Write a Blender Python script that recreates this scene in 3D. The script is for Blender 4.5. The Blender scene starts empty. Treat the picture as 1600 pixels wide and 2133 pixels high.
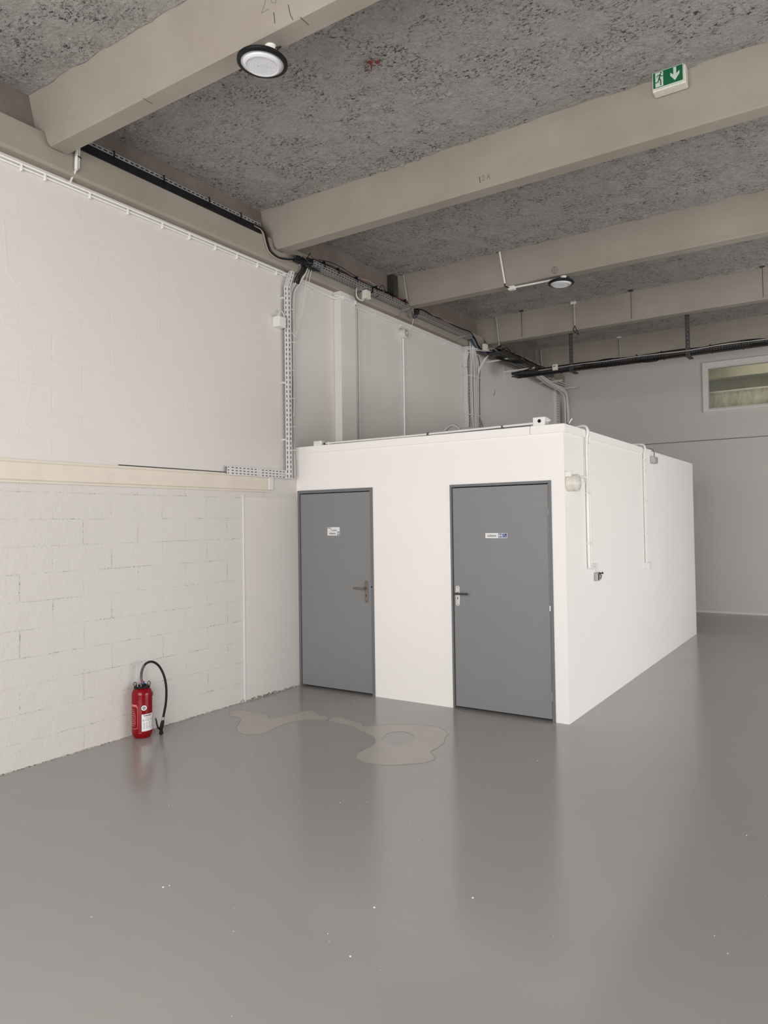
import bpy, bmesh, math, random
from mathutils import Vector, Matrix, noise

# ------------------------------------------------------------------ camera, light, exposure
SC = bpy.context.scene
COL = SC.collection
random.seed(7)
FPX, YAW, PITCH, ROLL = 1491.8, -0.5704, 0.0258, -0.0153
PPX, PPY = 839.0, 1049.3
CAM = Vector((5.1134, -5.8597, 1.725))
fwd = Vector((math.sin(YAW)*math.cos(PITCH), math.cos(YAW)*math.cos(PITCH), math.sin(PITCH)))
rgt = Vector((math.cos(YAW), -math.sin(YAW), 0)); upv = rgt.cross(fwd)
r2 = rgt*math.cos(ROLL)+upv*math.sin(ROLL); u2 = -rgt*math.sin(ROLL)+upv*math.cos(ROLL)
cd = bpy.data.cameras.new('camera'); co = bpy.data.objects.new('camera', cd); COL.objects.link(co)
cd.sensor_fit = 'HORIZONTAL'; cd.sensor_width = 36; cd.lens = FPX/1600*36
cd.shift_x = (800-PPX)/1600; cd.shift_y = -(1066.5-PPY)/1600
m = Matrix((r2, u2, -fwd)).transposed().to_4x4(); m.translation = CAM
co.matrix_world = m; cd.clip_end = 100
SC.camera = co
SC.view_settings.view_transform = 'Standard'; SC.view_settings.look = 'None'
SC.view_settings.gamma = 1; SC.view_settings.use_curve_mapping = False
SC.view_settings.exposure = 0.08

w = bpy.data.worlds.new('sky'); SC.world = w; w.use_nodes = True
bg = w.node_tree.nodes['Background']; bg.inputs[0].default_value = (0.80, 0.88, 1.0, 1); bg.inputs[1].default_value = .6

def area(name, loc, target, sx, sy, power, col):
    l = bpy.data.lights.new(name, 'AREA'); l.shape = 'RECTANGLE'; l.size = sx; l.size_y = sy
    l.energy = power; l.color = col
    o = bpy.data.objects.new(name, l); COL.objects.link(o); o.location = loc
    o.rotation_euler = (Vector(target)-Vector(loc)).to_track_quat('-Z', 'Y').to_euler(); return o
# daylight through the glazed front behind the camera and the side openings
area('front_daylight', (4.3, -8.18, 2.35), (4.3, 0, 2.35), 6.0, 3.3, 435, (1.0, 0.975, 0.955))
area('side_daylight', (9.98, 1.2, 1.25), (0, 1.2, 1.25), 6.6, 2.3, 285, (1.0, 0.99, 0.97))
area('adjoining_fill', (4.2, 8.6, 4.9), (4.2, 9.2, 3.0), 2.0, 0.4, 7, (1.0, 0.95, 0.82))  # added fill lamp for the hall behind the window, no source modelled

# ------------------------------------------------------------------ materials
def lin(c):
    return tuple(((v/255)/12.92 if v/255 <= .04045 else ((v/255+.055)/1.055)**2.4) for v in c)
class NT:
    def __init__(s, name):
        s.m = bpy.data.materials.new(name); s.m.use_nodes = True; s.t = s.m.node_tree
        s.b = s.t.nodes['Principled BSDF']
    def n(s, typ, **kw):
        x = s.t.nodes.new(typ)
        for k, v in kw.items(): setattr(x, k, v)
        return x
    def l(s, a, b): s.t.links.new(a, b)
    def pos(s, scale=(1, 1, 1), rot=(0, 0, 0), loc=(0, 0, 0)):
        g = s.n('ShaderNodeNewGeometry'); mp = s.n('ShaderNodeMapping')
        mp.inputs['Scale'].default_value = scale; mp.inputs['Rotation'].default_value = rot; mp.inputs['Location'].default_value = loc
        s.l(g.outputs['Position'], mp.inputs[0]); return mp.outputs[0]
    def noise(s, vec, scale, detail=4, rough=.5, dist=0):
        x = s.n('ShaderNodeTexNoise'); x.inputs['Scale'].default_value = scale; x.inputs['Detail'].default_value = detail
        x.inputs['Roughness'].default_value = rough; x.inputs['Distortion'].default_value = dist
        s.l(vec, x.inputs['Vector']); return x.outputs['Fac']
    def ramp(s, fac, stops):
        r = s.n('ShaderNodeValToRGB'); e = r.color_ramp.elements
        while len(e) < len(stops): e.new(.5)
        for i, (p, c) in enumerate(stops):
            e[i].position = p; e[i].color = (*c, 1) if len(c) == 3 else c
        s.l(fac, r.inputs[0]); return r.outputs[0]
    def math(s, op, a, b=None):
        x = s.n('ShaderNodeMath', operation=op)
        for i, v in enumerate((a, b)):
            if v is None: continue
            if isinstance(v, (int, float)): x.inputs[i].default_value = v
            else: s.l(v, x.inputs[i])
        return x.outputs[0]
    def mix(s, fac, a, b):
        x = s.n('ShaderNodeMix', data_type='RGBA')
        if isinstance(fac, (int, float)): x.inputs[0].default_value = fac
        else: s.l(fac, x.inputs[0])
        for i, v in ((6, a), (7, b)):
            if isinstance(v, tuple): x.inputs[i].default_value = (*v, 1)
            else: s.l(v, x.inputs[i])
        return x.outputs[2]
    def bump(s, h, strength=.3, dist=.01, prev=None):
        x = s.n('ShaderNodeBump'); x.inputs['Strength'].default_value = strength; x.inputs['Distance'].default_value = dist
        s.l(h, x.inputs['Height'])
        if prev is not None: s.l(prev, x.inputs['Normal'])
        return x.outputs[0]
    def fin(s, col=None, rough=.6, metal=0, nrm=None, spec=None):
        if col is not None:
            if isinstance(col, tuple): s.b.inputs['Base Color'].default_value = (*col, 1)
            else: s.l(col, s.b.inputs['Base Color'])
        if isinstance(rough, (int, float)): s.b.inputs['Roughness'].default_value = rough
        else: s.l(rough, s.b.inputs['Roughness'])
        s.b.inputs['Metallic'].default_value = metal
        if nrm is not None: s.l(nrm, s.b.inputs['Normal'])
        if spec is not None: s.b.inputs['Specular IOR Level'].default_value = spec
        return s.m
M = {}
def simple(name, c, rough=.5, metal=0, var=.06, scale=30, bump=0):
    t = NT(name); v = t.pos(); f = t.noise(v, scale, 3)
    a = tuple(x*(1-var) for x in c); b = tuple(min(1, x*(1+var)) for x in c)
    M[name] = t.fin(t.ramp(f, [(.3, a), (.7, b)]), rough, metal, t.bump(f, bump, .004) if bump else None)
simple('white_paint', (.74, .715, .69), .5, var=.015, scale=8)
simple('white_plastic', (.80, .785, .76), .35, var=.03)
simple('cream_plastic', (.70, .665, .59), .4, var=.05)
simple('cream_steel', (.71, .645, .555), .5, var=.04, scale=6)
simple('galvanised', (.40, .40, .40), .42, .6, var=.15)
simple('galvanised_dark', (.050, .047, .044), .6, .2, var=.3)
simple('white_tray', (.70, .685, .665), .45, var=.05)
simple('black_plastic', (.010, .010, .011), .45, var=.2)
simple('black_rubber', (.008, .008, .009), .3, var=.2)
simple('dark_void', (.006, .006, .006), .9)
simple('door_grey', (.222, .227, .233), .38, var=.015, scale=4, bump=.02)
simple('frame_grey', (.150, .158, .165), .42, var=.03)
simple('bronze', (.26, .215, .175), .35, .7, var=.1)
simple('satin_chrome', (.75, .74, .72), .28, .8, var=.05)
simple('dark_metal', (.085, .08, .075), .4, .6, var=.2)
simple('red_enamel', (.215, .003, .007), .2, var=.04)
simple('red_paint', (.18, .022, .018), .6)
simple('pale_red', (.62, .18, .18), .4)
simple('paper_white', (.76, .76, .76), .4, var=.02)
simple('sticker_blue', (.02, .05, .22), .4)
simple('ink', (.02, .02, .022), .6)
simple('ink_red', (.5, .02, .02), .6)
simple('ink_grey', (.34, .35, .36), .6)
simple('pencil', (.07, .06, .055), .8)
simple('safety_green', (.003, .115, .042), .4, var=.03)
simple('sign_white', (.58, .65, .60), .4, var=.02)
simple('lens_white', (.64, .65, .67), .22, var=.02)
simple('lens_ring', (.36, .37, .39), .35, var=.02)
simple('brass', (.55, .42, .22), .3, .9)
simple('blue_plastic', (.06, .12, .25), .4)
simple('pvc_grey', (.36, .34, .32), .45)
simple('rust_brown', (.07, .035, .022), .9, var=.4, scale=80)
simple('cable_white', (.70, .68, .655), .45)
simple('cable_grey', (.17, .17, .18), .45)
simple('cable_blue', (.07, .09, .13), .4)
simple('cable_red', (.16, .05, .04), .45)
simple('cable_tan', (.45, .33, .24), .5)

for k_, r_, sp2 in (('red_enamel', .12, .3), ('black_rubber', .35, .2), ('black_plastic', .45, .2)):
    M[k_].node_tree.nodes['Principled BSDF'].inputs['Roughness'].default_value = r_; M[k_].node_tree.nodes['Principled BSDF'].inputs['Specular IOR Level'].default_value = sp2
def wall_mat(name, base, kind):
    """painted blockwork: kind 'block' rough joints, 'plaster' faint ones"""
    t = NT(name)
    g = t.n('ShaderNodeNewGeometry'); sp = t.n('ShaderNodeSeparateXYZ'); t.l(g.outputs['Position'], sp.inputs[0])
    wob = t.noise(g.outputs['Position'], 9, 3, .6)
    wz = t.math('ADD', sp.outputs[2], t.math('MULTIPLY', wob, .012)); wy = t.math('ADD', sp.outputs[1], t.math('MULTIPLY', wob, .014))
    cb = t.n('ShaderNodeCombineXYZ')
    t.l(t.math('ADD', wy, 20.25), cb.inputs[0]); t.l(t.math('ADD', wz, 2.005), cb.inputs[1])
    br = t.n('ShaderNodeTexBrick'); br.offset = .5; br.squash = 1
    br.inputs['Scale'].default_value = 1; br.inputs['Brick Width'].default_value = .5; br.inputs['Row Height'].default_value = .2
    br.inputs['Mortar Size'].default_value = .005; br.inputs['Mortar Smooth'].default_value = .5
    br.inputs['Color1'].default_value = (0, 0, 0, 1); br.inputs['Color2'].default_value = (1, 1, 1, 1); br.inputs['Mortar'].default_value = (.5, .5, .5, 1)
    t.l(cb.outputs[0], br.inputs[0])
    mort = br.outputs['Fac']; P = g.outputs['Position']
    breakup = t.ramp(t.noise(P, 5.5, 4, .65), [(.44, (0, 0, 0)), (.60, (1, 1, 1))])
    crumb = t.ramp(t.noise(P, 75, 3, .7), [(.46, (0, 0, 0)), (.60, (1, 1, 1))])
    grain = t.noise(P, 110, 4, .7); big = t.noise(P, 1.3, 3, .5); med = t.noise(P, 14, 4, .6)
    # pits: tiny unpainted pores
    vo = t.n('ShaderNodeTexVoronoi'); vo.inputs['Scale'].default_value = 75; t.l(P, vo.inputs['Vector'])
    pit = t.math('LESS_THAN', vo.outputs['Distance'], .12)
    pitsel = t.ramp(t.noise(P, 9, 2), [(.50, (0, 0, 0)), (.62, (1, 1, 1))])
    col = t.mix(t.math('MULTIPLY', big, .35), tuple(c*1.03 for c in base), tuple(c*.93 for c in base))
    if kind == 'block':
        pm = t.math('MULTIPLY', t.math('MULTIPLY', pit, pitsel), .40)
        col = t.mix(pm, col, (.25, .22, .20))
        jm = t.math('MULTIPLY', t.math('MULTIPLY', mort, breakup), crumb)
        col = t.mix(t.math('MULTIPLY', jm, .80), col, (.19, .165, .145))
        n1 = t.bump(mort, -.75, .010); n2 = t.bump(grain, .75, .008, n1)
        rr = t.ramp(br.outputs['Color'], [(.2, (.4, .4, .4)), (.8, (1, 1, 1))])
        n3 = t.bump(t.math('MULTIPLY', med, rr), .55, .010, n2)
    else:
        # trowelled skim: broad pads with soft edges, faint joints
        vb = t.n('ShaderNodeTexVoronoi', feature='DISTANCE_TO_EDGE'); vb.inputs['Scale'].default_value = 1.7
        t.l(P, vb.inputs['Vector'])
        edge = t.ramp(vb.outputs[0], [(0, (1, 1, 1)), (.02, (0, 0, 0))])
        em = t.math('MULTIPLY', edge, t.ramp(t.noise(P, 2.2, 2), [(.50, (0, 0, 0)), (.60, (1, 1, 1))]))
        fj = t.math('MULTIPLY', mort, breakup)
        n1 = t.bump(t.math('ADD', t.math('MULTIPLY', fj, -.22), t.math('MULTIPLY', em, .16)), .7, .006)
        n2 = t.bump(t.noise(P, 3.2, 3, .5), .15, .03, n1); n3 = t.bump(grain, .12, .002, n2)
    M[name] = t.fin(col, .62, 0, n3, .3)
wall_mat('block_paint', (.715, .68, .656), 'block')
wall_mat('plaster_paint', (.70, .663, .638), 'plaster')
simple('column_paint', (.72, .69, .665), .5, var=.02, scale=4)
def smooth_mat(name, base, b=.1):
    t = NT(name); P = t.pos(); big = t.noise(P, .9, 3); gr = t.noise(P, 60, 4, .6); md = t.noise(P, 5, 3)
    col = t.mix(big, tuple(c*1.02 for c in base), tuple(c*.95 for c in base))
    M[name] = t.fin(col, .5, 0, t.bump(gr, b, .003, t.bump(md, .2, .006)), .3)
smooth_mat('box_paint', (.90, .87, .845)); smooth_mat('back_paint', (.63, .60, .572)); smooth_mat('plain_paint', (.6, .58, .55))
# concrete of beams
t = NT('concrete'); P = t.pos((1, 1, 1)); st = t.noise(t.pos((.35, 5, 5)), 2.2, 4, .6); sp_ = t.noise(P, 45, 5, .7); bl = t.noise(P, 1.1, 4, .6)
c1 = t.ramp(bl, [(.3, (.295, .262, .22)), (.7, (.365, .332, .286))])
c2 = t.mix(t.math('MULTIPLY', st, .28), c1, (.22, .195, .165))
c3 = t.mix(t.math('MULTIPLY', t.ramp(sp_, [(.66, (0, 0, 0)), (.76, (1, 1, 1))]), .4), c2, (.14, .12, .10))
M['concrete'] = t.fin(c3, .75, 0, t.bump(sp_, .15, .003, t.bump(bl, .2, .01)), .3)
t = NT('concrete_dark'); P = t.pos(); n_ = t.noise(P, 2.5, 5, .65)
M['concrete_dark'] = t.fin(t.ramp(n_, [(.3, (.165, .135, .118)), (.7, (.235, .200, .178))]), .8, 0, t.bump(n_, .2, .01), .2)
# sprayed insulation under the deck
t = NT('spray_coat'); P = t.pos((1.0, 1.0, 1.0)); Q = t.pos((.8, 1.3, 1.0), (0, 0, .5))
f1 = t.noise(Q, 42, 7, .78, .8); f2 = t.noise(P, 4.0, 5, .66, .8); f3 = t.noise(P, 110, 4, .7); f4 = t.noise(Q, 17, 5, .68, 1.2)
dark = t.ramp(f1, [(.42, (1, 1, 1)), (.485, (0, 0, 0))])
sel = t.ramp(f2, [(.42, (1, 1, 1)), (.58, (.16, .16, .16))])
base = t.mix(t.noise(P, .7, 3), (.68, .645, .62), (.56, .53, .508))
cc = t.mix(t.math('MULTIPLY', t.math('MULTIPLY', dark, sel), .95), base, (.055, .045, .038))  # dark flecks: shade of the pits put into the colour, with real dirt
cc = t.mix(t.math('MULTIPLY', t.ramp(f3, [(.36, (1, 1, 1)), (.42, (0, 0, 0))]), .35), cc, (.10, .085, .075))
nb = t.bump(f4, .9, .05, t.bump(f1, .8, .03, t.bump(f3, .4, .008)))
M['spray_coat'] = t.fin(cc, .95, 0, nb, .1)
# glossy grey floor paint
t = NT('floor_paint'); P = t.pos(); b1 = t.noise(P, .45, 4, .55); b2 = t.noise(P, 16, 3, .5); b3 = t.noise(P, 90, 3, .6); b4 = t.noise(P, 2.2, 5, .6)
col = t.ramp(b1, [(.3, (.300, .290, .279)), (.7, (.330, .319, .307))])
col = t.mix(t.math('MULTIPLY', t.ramp(b4, [(.55, (0, 0, 0)), (.75, (1, 1, 1))]), .10), col, (.27, .26, .25))
rg = t.ramp(b4, [(.3, (.15, .15, .15)), (.7, (.22, .22, .22))])
M['floor_paint'] = t.fin(col, rg, 0, t.bump(b3, .05, .002, t.bump(b2, .05, .006, t.bump(b1, .06, .02))), .5)
# dried water film
t = NT('water_film'); P = t.pos(); n_ = t.noise(P, 7, 4)
M['water_film'] = t.fin(t.ramp(n_, [(.3, (.385, .365, .335)), (.7, (.42, .40, .365))]), .30, 0, None, .5)
t = NT('water_rim'); M['water_rim'] = t.fin((.25, .22, .19), .3)
# mortar crumbs
t = NT('mortar'); P = t.pos(); n_ = t.noise(P, 60, 5, .7)
M['mortar'] = t.fin(t.ramp(n_, [(.40, (.10, .08, .06)), (.55, (.50, .46, .42)), (.7, (.7, .67, .64))]), .9, 0, t.bump(n_, .8, .01))
t = NT('adjoining_paint'); P = t.pos(); n_ = t.noise(P, 2.5, 5, .6)
M['adjoining_paint'] = t.fin(t.ramp(n_, [(.35, (.40, .375, .30)), (.65, (.50, .475, .385))]), .8)
t = NT('plastic_sheet'); P = t.pos(); n_ = t.noise(t.pos((1, 1, .5)), 7, 5, .6, 1.2)
M['plastic_sheet'] = t.fin(t.ramp(n_, [(.35, (.52, .50, .40)), (.62, (.74, .72, .60))]), .35, 0, t.bump(n_, .8, .03))
t = NT('glass'); t.b.inputs['Transmission Weight'].default_value = 1; t.b.inputs['IOR'].default_value = 1.1
M['glass'] = t.fin((.93, .94, .90), .02)

# ------------------------------------------------------------------ object helpers
ORG = {}
class MB:
    def __init__(s): s.v = []; s.f = []
    def add(s, vs, fs):
        o = len(s.v); s.v += [Vector(x) for x in vs]; s.f += [tuple(i+o for i in f) for f in fs]; return s
    def box(s, x0, x1, y0, y1, z0, z1, R=None, c=None):
        vs = [Vector((x, y, z)) for z in (z0, z1) for y in (y0, y1) for x in (x0, x1)]
        if R is not None:
            c = Vector(c); vs = [R @ (v-c)+c for v in vs]
        return s.add(vs, [(0, 2, 3, 1), (4, 5, 7, 6), (0, 1, 5, 4), (2, 6, 7, 3), (0, 4, 6, 2), (1, 3, 7, 5)])
    def tube(s, pts, r, n=8, smooth=0, caps=True):
        pts = [Vector(p) for p in pts]
        if smooth and len(pts) > 2: pts = catmull(pts, smooth)
        rs = r if isinstance(r, list) else [r]*len(pts)
        if len(rs) != len(pts): rs = [rs[0]]*len(pts)
        up = None; rings = []
        for i, p in enumerate(pts):
            a = pts[max(0, i-1)]; b = pts[min(len(pts)-1, i+1)]; d = (b-a)
            if d.length < 1e-9: d = Vector((0, 0, 1))
            d.normalize()
            if up is None:
                up = Vector((0, 0, 1)) if abs(d.z) < .9 else Vector((1, 0, 0))
            side = d.cross(up)
            if side.length < 1e-6: side = d.cross(Vector((0, 1, 0)))
            side.normalize(); up = side.cross(d).normalized()
            rings.append([p+(side*math.cos(t)+up*math.sin(t))*rs[i] for t in [2*math.pi*k/n for k in range(n)]])
        vs = [v for rg_ in rings for v in rg_]; fs = []
        for i in range(len(rings)-1):
            for k in range(n):
                fs.append((i*n+k, i*n+(k+1) % n, (i+1)*n+(k+1) % n, (i+1)*n+k))
        if caps: fs += [tuple(range(n-1, -1, -1)), tuple((len(rings)-1)*n+k for k in range(n))]
        return s.add(vs, fs)
    def lathe(s, prof, c, axis=(0, 0, 1), n=32):
        """prof: (radius, height) pairs along axis from c"""
        c = Vector(c); a = Vector(axis).normalized()
        u = a.orthogonal().normalized(); v = a.cross(u); vs = []; fs = []
        for r, h in prof:
            for k in range(n):
                t = 2*math.pi*k/n; vs.append(c+a*h+(u*math.cos(t)+v*math.sin(t))*max(r, 1e-5))
        for i in range(len(prof)-1):
            for k in range(n):
                fs.append((i*n+k, i*n+(k+1) % n, (i+1)*n+(k+1) % n, (i+1)*n+k))
        fs += [tuple(range(n-1, -1, -1)), tuple((len(prof)-1)*n+k for k in range(n))]
        return s.add(vs, fs)
    def prism(s, poly, fn, d0, d1):
        """poly 2-D outline, fn(u, v, d) -> point"""
        n = len(poly); vs = [fn(a, b, d0) for a, b in poly]+[fn(a, b, d1) for a, b in poly]
        fs = [tuple(range(n-1, -1, -1)), tuple(range(n, 2*n))]+[(i, (i+1) % n, n+(i+1) % n, n+i) for i in range(n)]
        return s.add(vs, fs)
    def build(s, name, mat, parent=None, smooth=False, bevel=0, org=None):
        me = bpy.data.meshes.new(name)
        if parent is not None: o0 = ORG[parent.name]
        elif org is not None: o0 = Vector(org)
        else:
            xs = [v.x for v in s.v]; ys = [v.y for v in s.v]; zs = [v.z for v in s.v]
            o0 = Vector(((min(xs)+max(xs))/2, (min(ys)+max(ys))/2, min(zs)))
        me.from_pydata([tuple(v-o0) for v in s.v], [], s.f)
        bm = bmesh.new(); bm.from_mesh(me); bmesh.ops.recalc_face_normals(bm, faces=bm.faces); bm.to_mesh(me); bm.free()
        if smooth:
            for p in me.polygons: p.use_smooth = True
        me.materials.append(M[mat])
        o = bpy.data.objects.new(name, me); COL.objects.link(o); ORG[o.name] = o0
        if parent is not None: o.parent = parent
        else: o.location = o0
        if bevel:
            b = o.modifiers.new('bevel', 'BEVEL'); b.width = bevel; b.segments = 2; b.limit_method = 'ANGLE'; b.angle_limit = .6
        if smooth:
            try: me.set_sharp_from_angle(angle=.7)
            except Exception: pass
        return o
def catmull(p, k):
    out = []; q = [p[0]*2-p[1]]+p+[p[-1]*2-p[-2]]
    for i in range(1, len(q)-2):
        for j in range(k):
            t = j/k; a, b, c, d = q[i-1:i+3]
            out.append(.5*((2*b)+(c-a)*t+(2*a-5*b+4*c-d)*t*t+(3*b-a-3*c+d)*t**3))
    out.append(p[-1]); return out
def thing(name, label, cat, loc, group=None):
    o = bpy.data.objects.new(name, None); COL.objects.link(o); o.location = loc; ORG[o.name] = Vector(loc)
    o.empty_display_size = .05; o['label'] = label; o['category'] = cat
    if group: o['group'] = group
    return o
def tag(o, label, cat, group=None, kind=None):
    o['label'] = label; o['category'] = cat
    if group: o['group'] = group
    if kind: o['kind'] = kind
    return o
def struct(o, label=None):
    o['kind'] = 'structure'
    if label: o['label'] = label
    return o
def lab(o, label): o['label'] = label; return o
def text(name, s, size, loc, rot, mat, parent, align='CENTER', squeeze=1, depth=.0006):
    c = bpy.data.curves.new(name, 'FONT'); c.body = s; c.size = size; c.align_x = align; c.align_y = 'CENTER'; c.extrude = depth
    tmp = bpy.data.objects.new(name, c); COL.objects.link(tmp); bpy.context.view_layer.update()
    me = bpy.data.meshes.new_from_object(tmp.evaluated_get(bpy.context.evaluated_depsgraph_get()))
    bpy.data.objects.remove(tmp); me.materials.clear(); me.materials.append(M[mat])
    o = bpy.data.objects.new(name, me); COL.objects.link(o)
    R = Matrix(rot).transposed() if not isinstance(rot, Matrix) else rot
    o0 = ORG[parent.name]
    mw = R.to_4x4() @ Matrix.Diagonal((squeeze, 1, 1, 1))
    me.transform(mw); me.transform(Matrix.Translation(Vector(loc)-o0)); o.parent = parent; ORG[o.name] = o0; return o
FRONT = ((1, 0, 0), (0, 0, 1), (0, -1, 0))      # text facing -Y
def slotted(org, U, V, L, W, pitch, slot_l, rows, slot_w, mb=None):
    """perforated sheet in plane org + u*U + v*V, with rows of long slots"""
    mb = mb or MB(); org = Vector(org); U = Vector(U).normalized(); V = Vector(V).normalized()
    n = max(1, int(round(L/pitch))); pu = L/n; rh = W/rows
    for i in range(n):
        for j in range(rows):
            u0 = i*pu; v0 = j*rh; off = (pu-slot_l)/2; ov = (rh-slot_w)/2
            a = [(u0, v0), (u0+pu, v0), (u0+pu, v0+rh), (u0, v0+rh)]
            b = [(u0+off, v0+ov), (u0+pu-off, v0+ov), (u0+pu-off, v0+rh-ov), (u0+off, v0+rh-ov)]
            mb.add([org+U*x+V*y for x, y in a+b], [(k, (k+1) % 4, 4+(k+1) % 4, 4+k) for k in range(4)])
    return mb
def thick(o, t=.0015):
    s = o.modifiers.new('sheet', 'SOLIDIFY'); s.thickness = t; s.offset = 0; return o

# ------------------------------------------------------------------ dimensions
W0, HB, Y1, YB = 2.99, 2.545, 5.50, 8.12       # toilet block and back wall
ZC, ZS, ZL, ZT = 4.945, 4.54, 4.415, 4.645      # deck, stem soffit, edge-beam bottom and top
YF, XR = -8.2, 10.0
ST = [-2.944+2.43*k for k in range(-3, 5)]      # front faces of the stems

# ------------------------------------------------------------------ setting
struct(MB().box(-.3, XR+.3, YF-.3, YB+.1, -.2, 0).build('floor', 'floor_paint'), 'glossy grey painted concrete floor')
b = MB().box(-.2, 0, YF, YB, 0, 2.05)
wl = struct(b.build('wall_left', 'block_paint'), 'left wall of white painted blocks with a smoother plastered upper part')
MB().box(-.2, .0, YF, YB, 2.05, ZL).build('upper_wall', 'plaster_paint', wl)
struct(MB().box(0, .008, -.79, 0, 0, 2.0).build('trim_1', 'plaster_paint', None, bevel=.003), 'smooth plastered strip of wall beside the left toilet door')
struct(MB().box(.0, .014, -.806, -.79, 0, 2.02).build('trim_2', 'white_paint', None, bevel=.003), 'narrow vertical bead on the left wall')
# back wall with the high window
WX0, WX1, WZ0, WZ1 = 2.79, 4.75, 3.69, 4.455
b = MB()
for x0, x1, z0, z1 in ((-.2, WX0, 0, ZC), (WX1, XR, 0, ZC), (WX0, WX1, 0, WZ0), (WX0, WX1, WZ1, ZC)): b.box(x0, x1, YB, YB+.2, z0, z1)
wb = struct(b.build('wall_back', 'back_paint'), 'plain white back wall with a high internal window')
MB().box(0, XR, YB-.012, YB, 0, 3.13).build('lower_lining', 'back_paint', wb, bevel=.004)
lab(MB().box(0, XR, YB-.0135, YB-.001, 3.130, 3.140).build('shadow_line', 'concrete_dark', wb), 'thin dark strip painted as a shadow')  # dark strip painted for the shadow at the top of the lining
struct(MB().box(0, XR, YB-.022, YB-.012, 0, .035).build('baseboard_back', 'white_paint'))
b = MB()      # wide glazed openings on the right and behind the camera let the daylight in
for y0, y1, z0, z1 in ((YF, -2.2, 0, ZC), (4.6, YB, 0, ZC), (-2.2, 4.6, 2.5, ZC)): b.box(XR, XR+.2, y0, y1, z0, z1)
struct(b.build('wall_right', 'plain_paint'))
b = MB()
for x0, x1, z0, z1 in ((-.2, 1.2, 0, ZC), (7.4, XR+.2, 0, ZC), (1.2, 7.4, 4.05, ZC), (1.2, 7.4, 0, .6)): b.box(x0, x1, YF-.2, YF, z0, z1)
struct(b.build('wall_front', 'plain_paint'))
struct(MB().box(-12, 24, -24, YF-.3, -.25, -.02).build('ground_outside', 'plain_paint'))
struct(MB().box(XR+.3, 24, YF-.3, 14, -.25, -.02).build('ground_side', 'plain_paint'))
# mortar rubble line along the foot of the left wall
b = MB(); random.seed(3); y = -6.0
prev = None
while y < 0:
    damp = y > -.85
    h = random.uniform(.002, .010) if not damp else random.uniform(.012, .034); d = random.uniform(.003, .010) if not damp else random.uniform(.008, .022)
    cur = (y, h, d)
    if prev:
        a = prev
        b.add([(0, a[0], 0), (a[2], a[0], 0), (a[2]*.6, a[0], a[1]*.7), (0, a[0], a[1]), (0, y, 0), (d, y, 0), (d*.6, y, h*.7), (0, y, h)],
              [(1, 5, 6, 2), (2, 6, 7, 3), (0, 3, 7, 4), (0, 1, 2, 3), (4, 7, 6, 5)])
    prev = cur; y += random.uniform(.008, .03)
struct(b.build('baseboard_left', 'mortar'), 'crumbling mortar line at the foot of the left wall')

# deck soffit with sprayed coating: real relief
def spray_z(x, y, dfront):
    n1 = noise.turbulence(Vector((x*2.2, y*2.2, 1.3)), 4, True)
    n2 = noise.noise(Vector((x*14, y*14, 5.1))); n3 = noise.noise(Vector((x*33, y*33, 2.1)))
    z = ZC-.006-.012*n1-.006*n2-.005*n3
    if dfront < .05: z -= .012*max(0, noise.noise(Vector((x*5, y, 9.)))+.35)*(1-dfront/.05)*1.6
    return z
vs, fs = [], []
bm_bays = [(YF, ST[0])]+[(ST[i]+.33, ST[i+1]+.004) for i in range(len(ST)-1)]+[(ST[-1]+.33, YB)]
for i, (ya, yb) in enumerate(bm_bays):
    if yb-ya < .03: continue
    fine = ya > -6; sx = .035 if fine else .4
    xs = []; x = 0
    while x < (6.2 if fine else XR): xs.append(x); x += sx
    if fine: xs += [6.2, 8, XR]
    else: xs.append(XR)
    ny = max(2, int((yb-ya)/(.035 if fine else .3))); o = len(vs)
    for j in range(ny+1):
        yy = ya+(yb-ya)*j/ny
        for x in xs: vs.append((x, yy, spray_z(x, yy, min(yy-ya, yb-yy)) if fine else ZC-.01))
    nx = len(xs)
    for j in range(ny):
        for k in range(nx-1): fs.append((o+j*nx+k, o+(j+1)*nx+k, o+(j+1)*nx+k+1, o+j*nx+k+1))
cl = MB().box(-.2, XR+.2, YF-.2, YB+.2, ZC+.002, ZC+.25).build('ceiling', 'concrete'); struct(cl, 'concrete deck under a rough grey sprayed coating')
sb = MB(); sb.add(vs, fs)
so = sb.build('sprayed_coating', 'spray_coat', cl, smooth=True)
lab(so, 'rough mottled grey sprayed coating')
# red paint drips and brown stains on the coating
b = MB(); b.lathe([(.0, 0), (.017, .002), (.014, .008), (0, .010)], (2.325, -1.845, 4.925-.004), (0, 0, -1), 10)
b.lathe([(.0, 0), (.020, .002), (.012, .010), (0, .012)], (2.365, -1.815, 4.925-.004), (0, 0, -1), 10)
b.tube([(2.325, -1.845, 4.918), (2.305, -1.80, 4.916), (2.27, -1.755, 4.918)], [.009, .006, .002], 6)
lab(b.build('paint_drip', 'red_paint', cl, smooth=True), 'red paint splash')
for (x, y, r) in ((1.47, -2.35, .05), (1.40, -2.40, .03), (1.99, -2.36, .055), (1.54, -2.30, .02)):
    pts = []
    for k in range(18):
        a = 2*math.pi*k/18; rr = r*(1+.5*noise.noise(Vector((math.cos(a)*2+x, math.sin(a)*2, y))))
        pts.append((x+rr*math.cos(a)*1.2, y+rr*math.sin(a)*.7))
    b = MB().prism(pts, lambda u, v, d: (u, v, d), 4.905, 4.93); lab(b.build('stain', 'rust_brown', cl), 'brown scorched patch')

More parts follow.
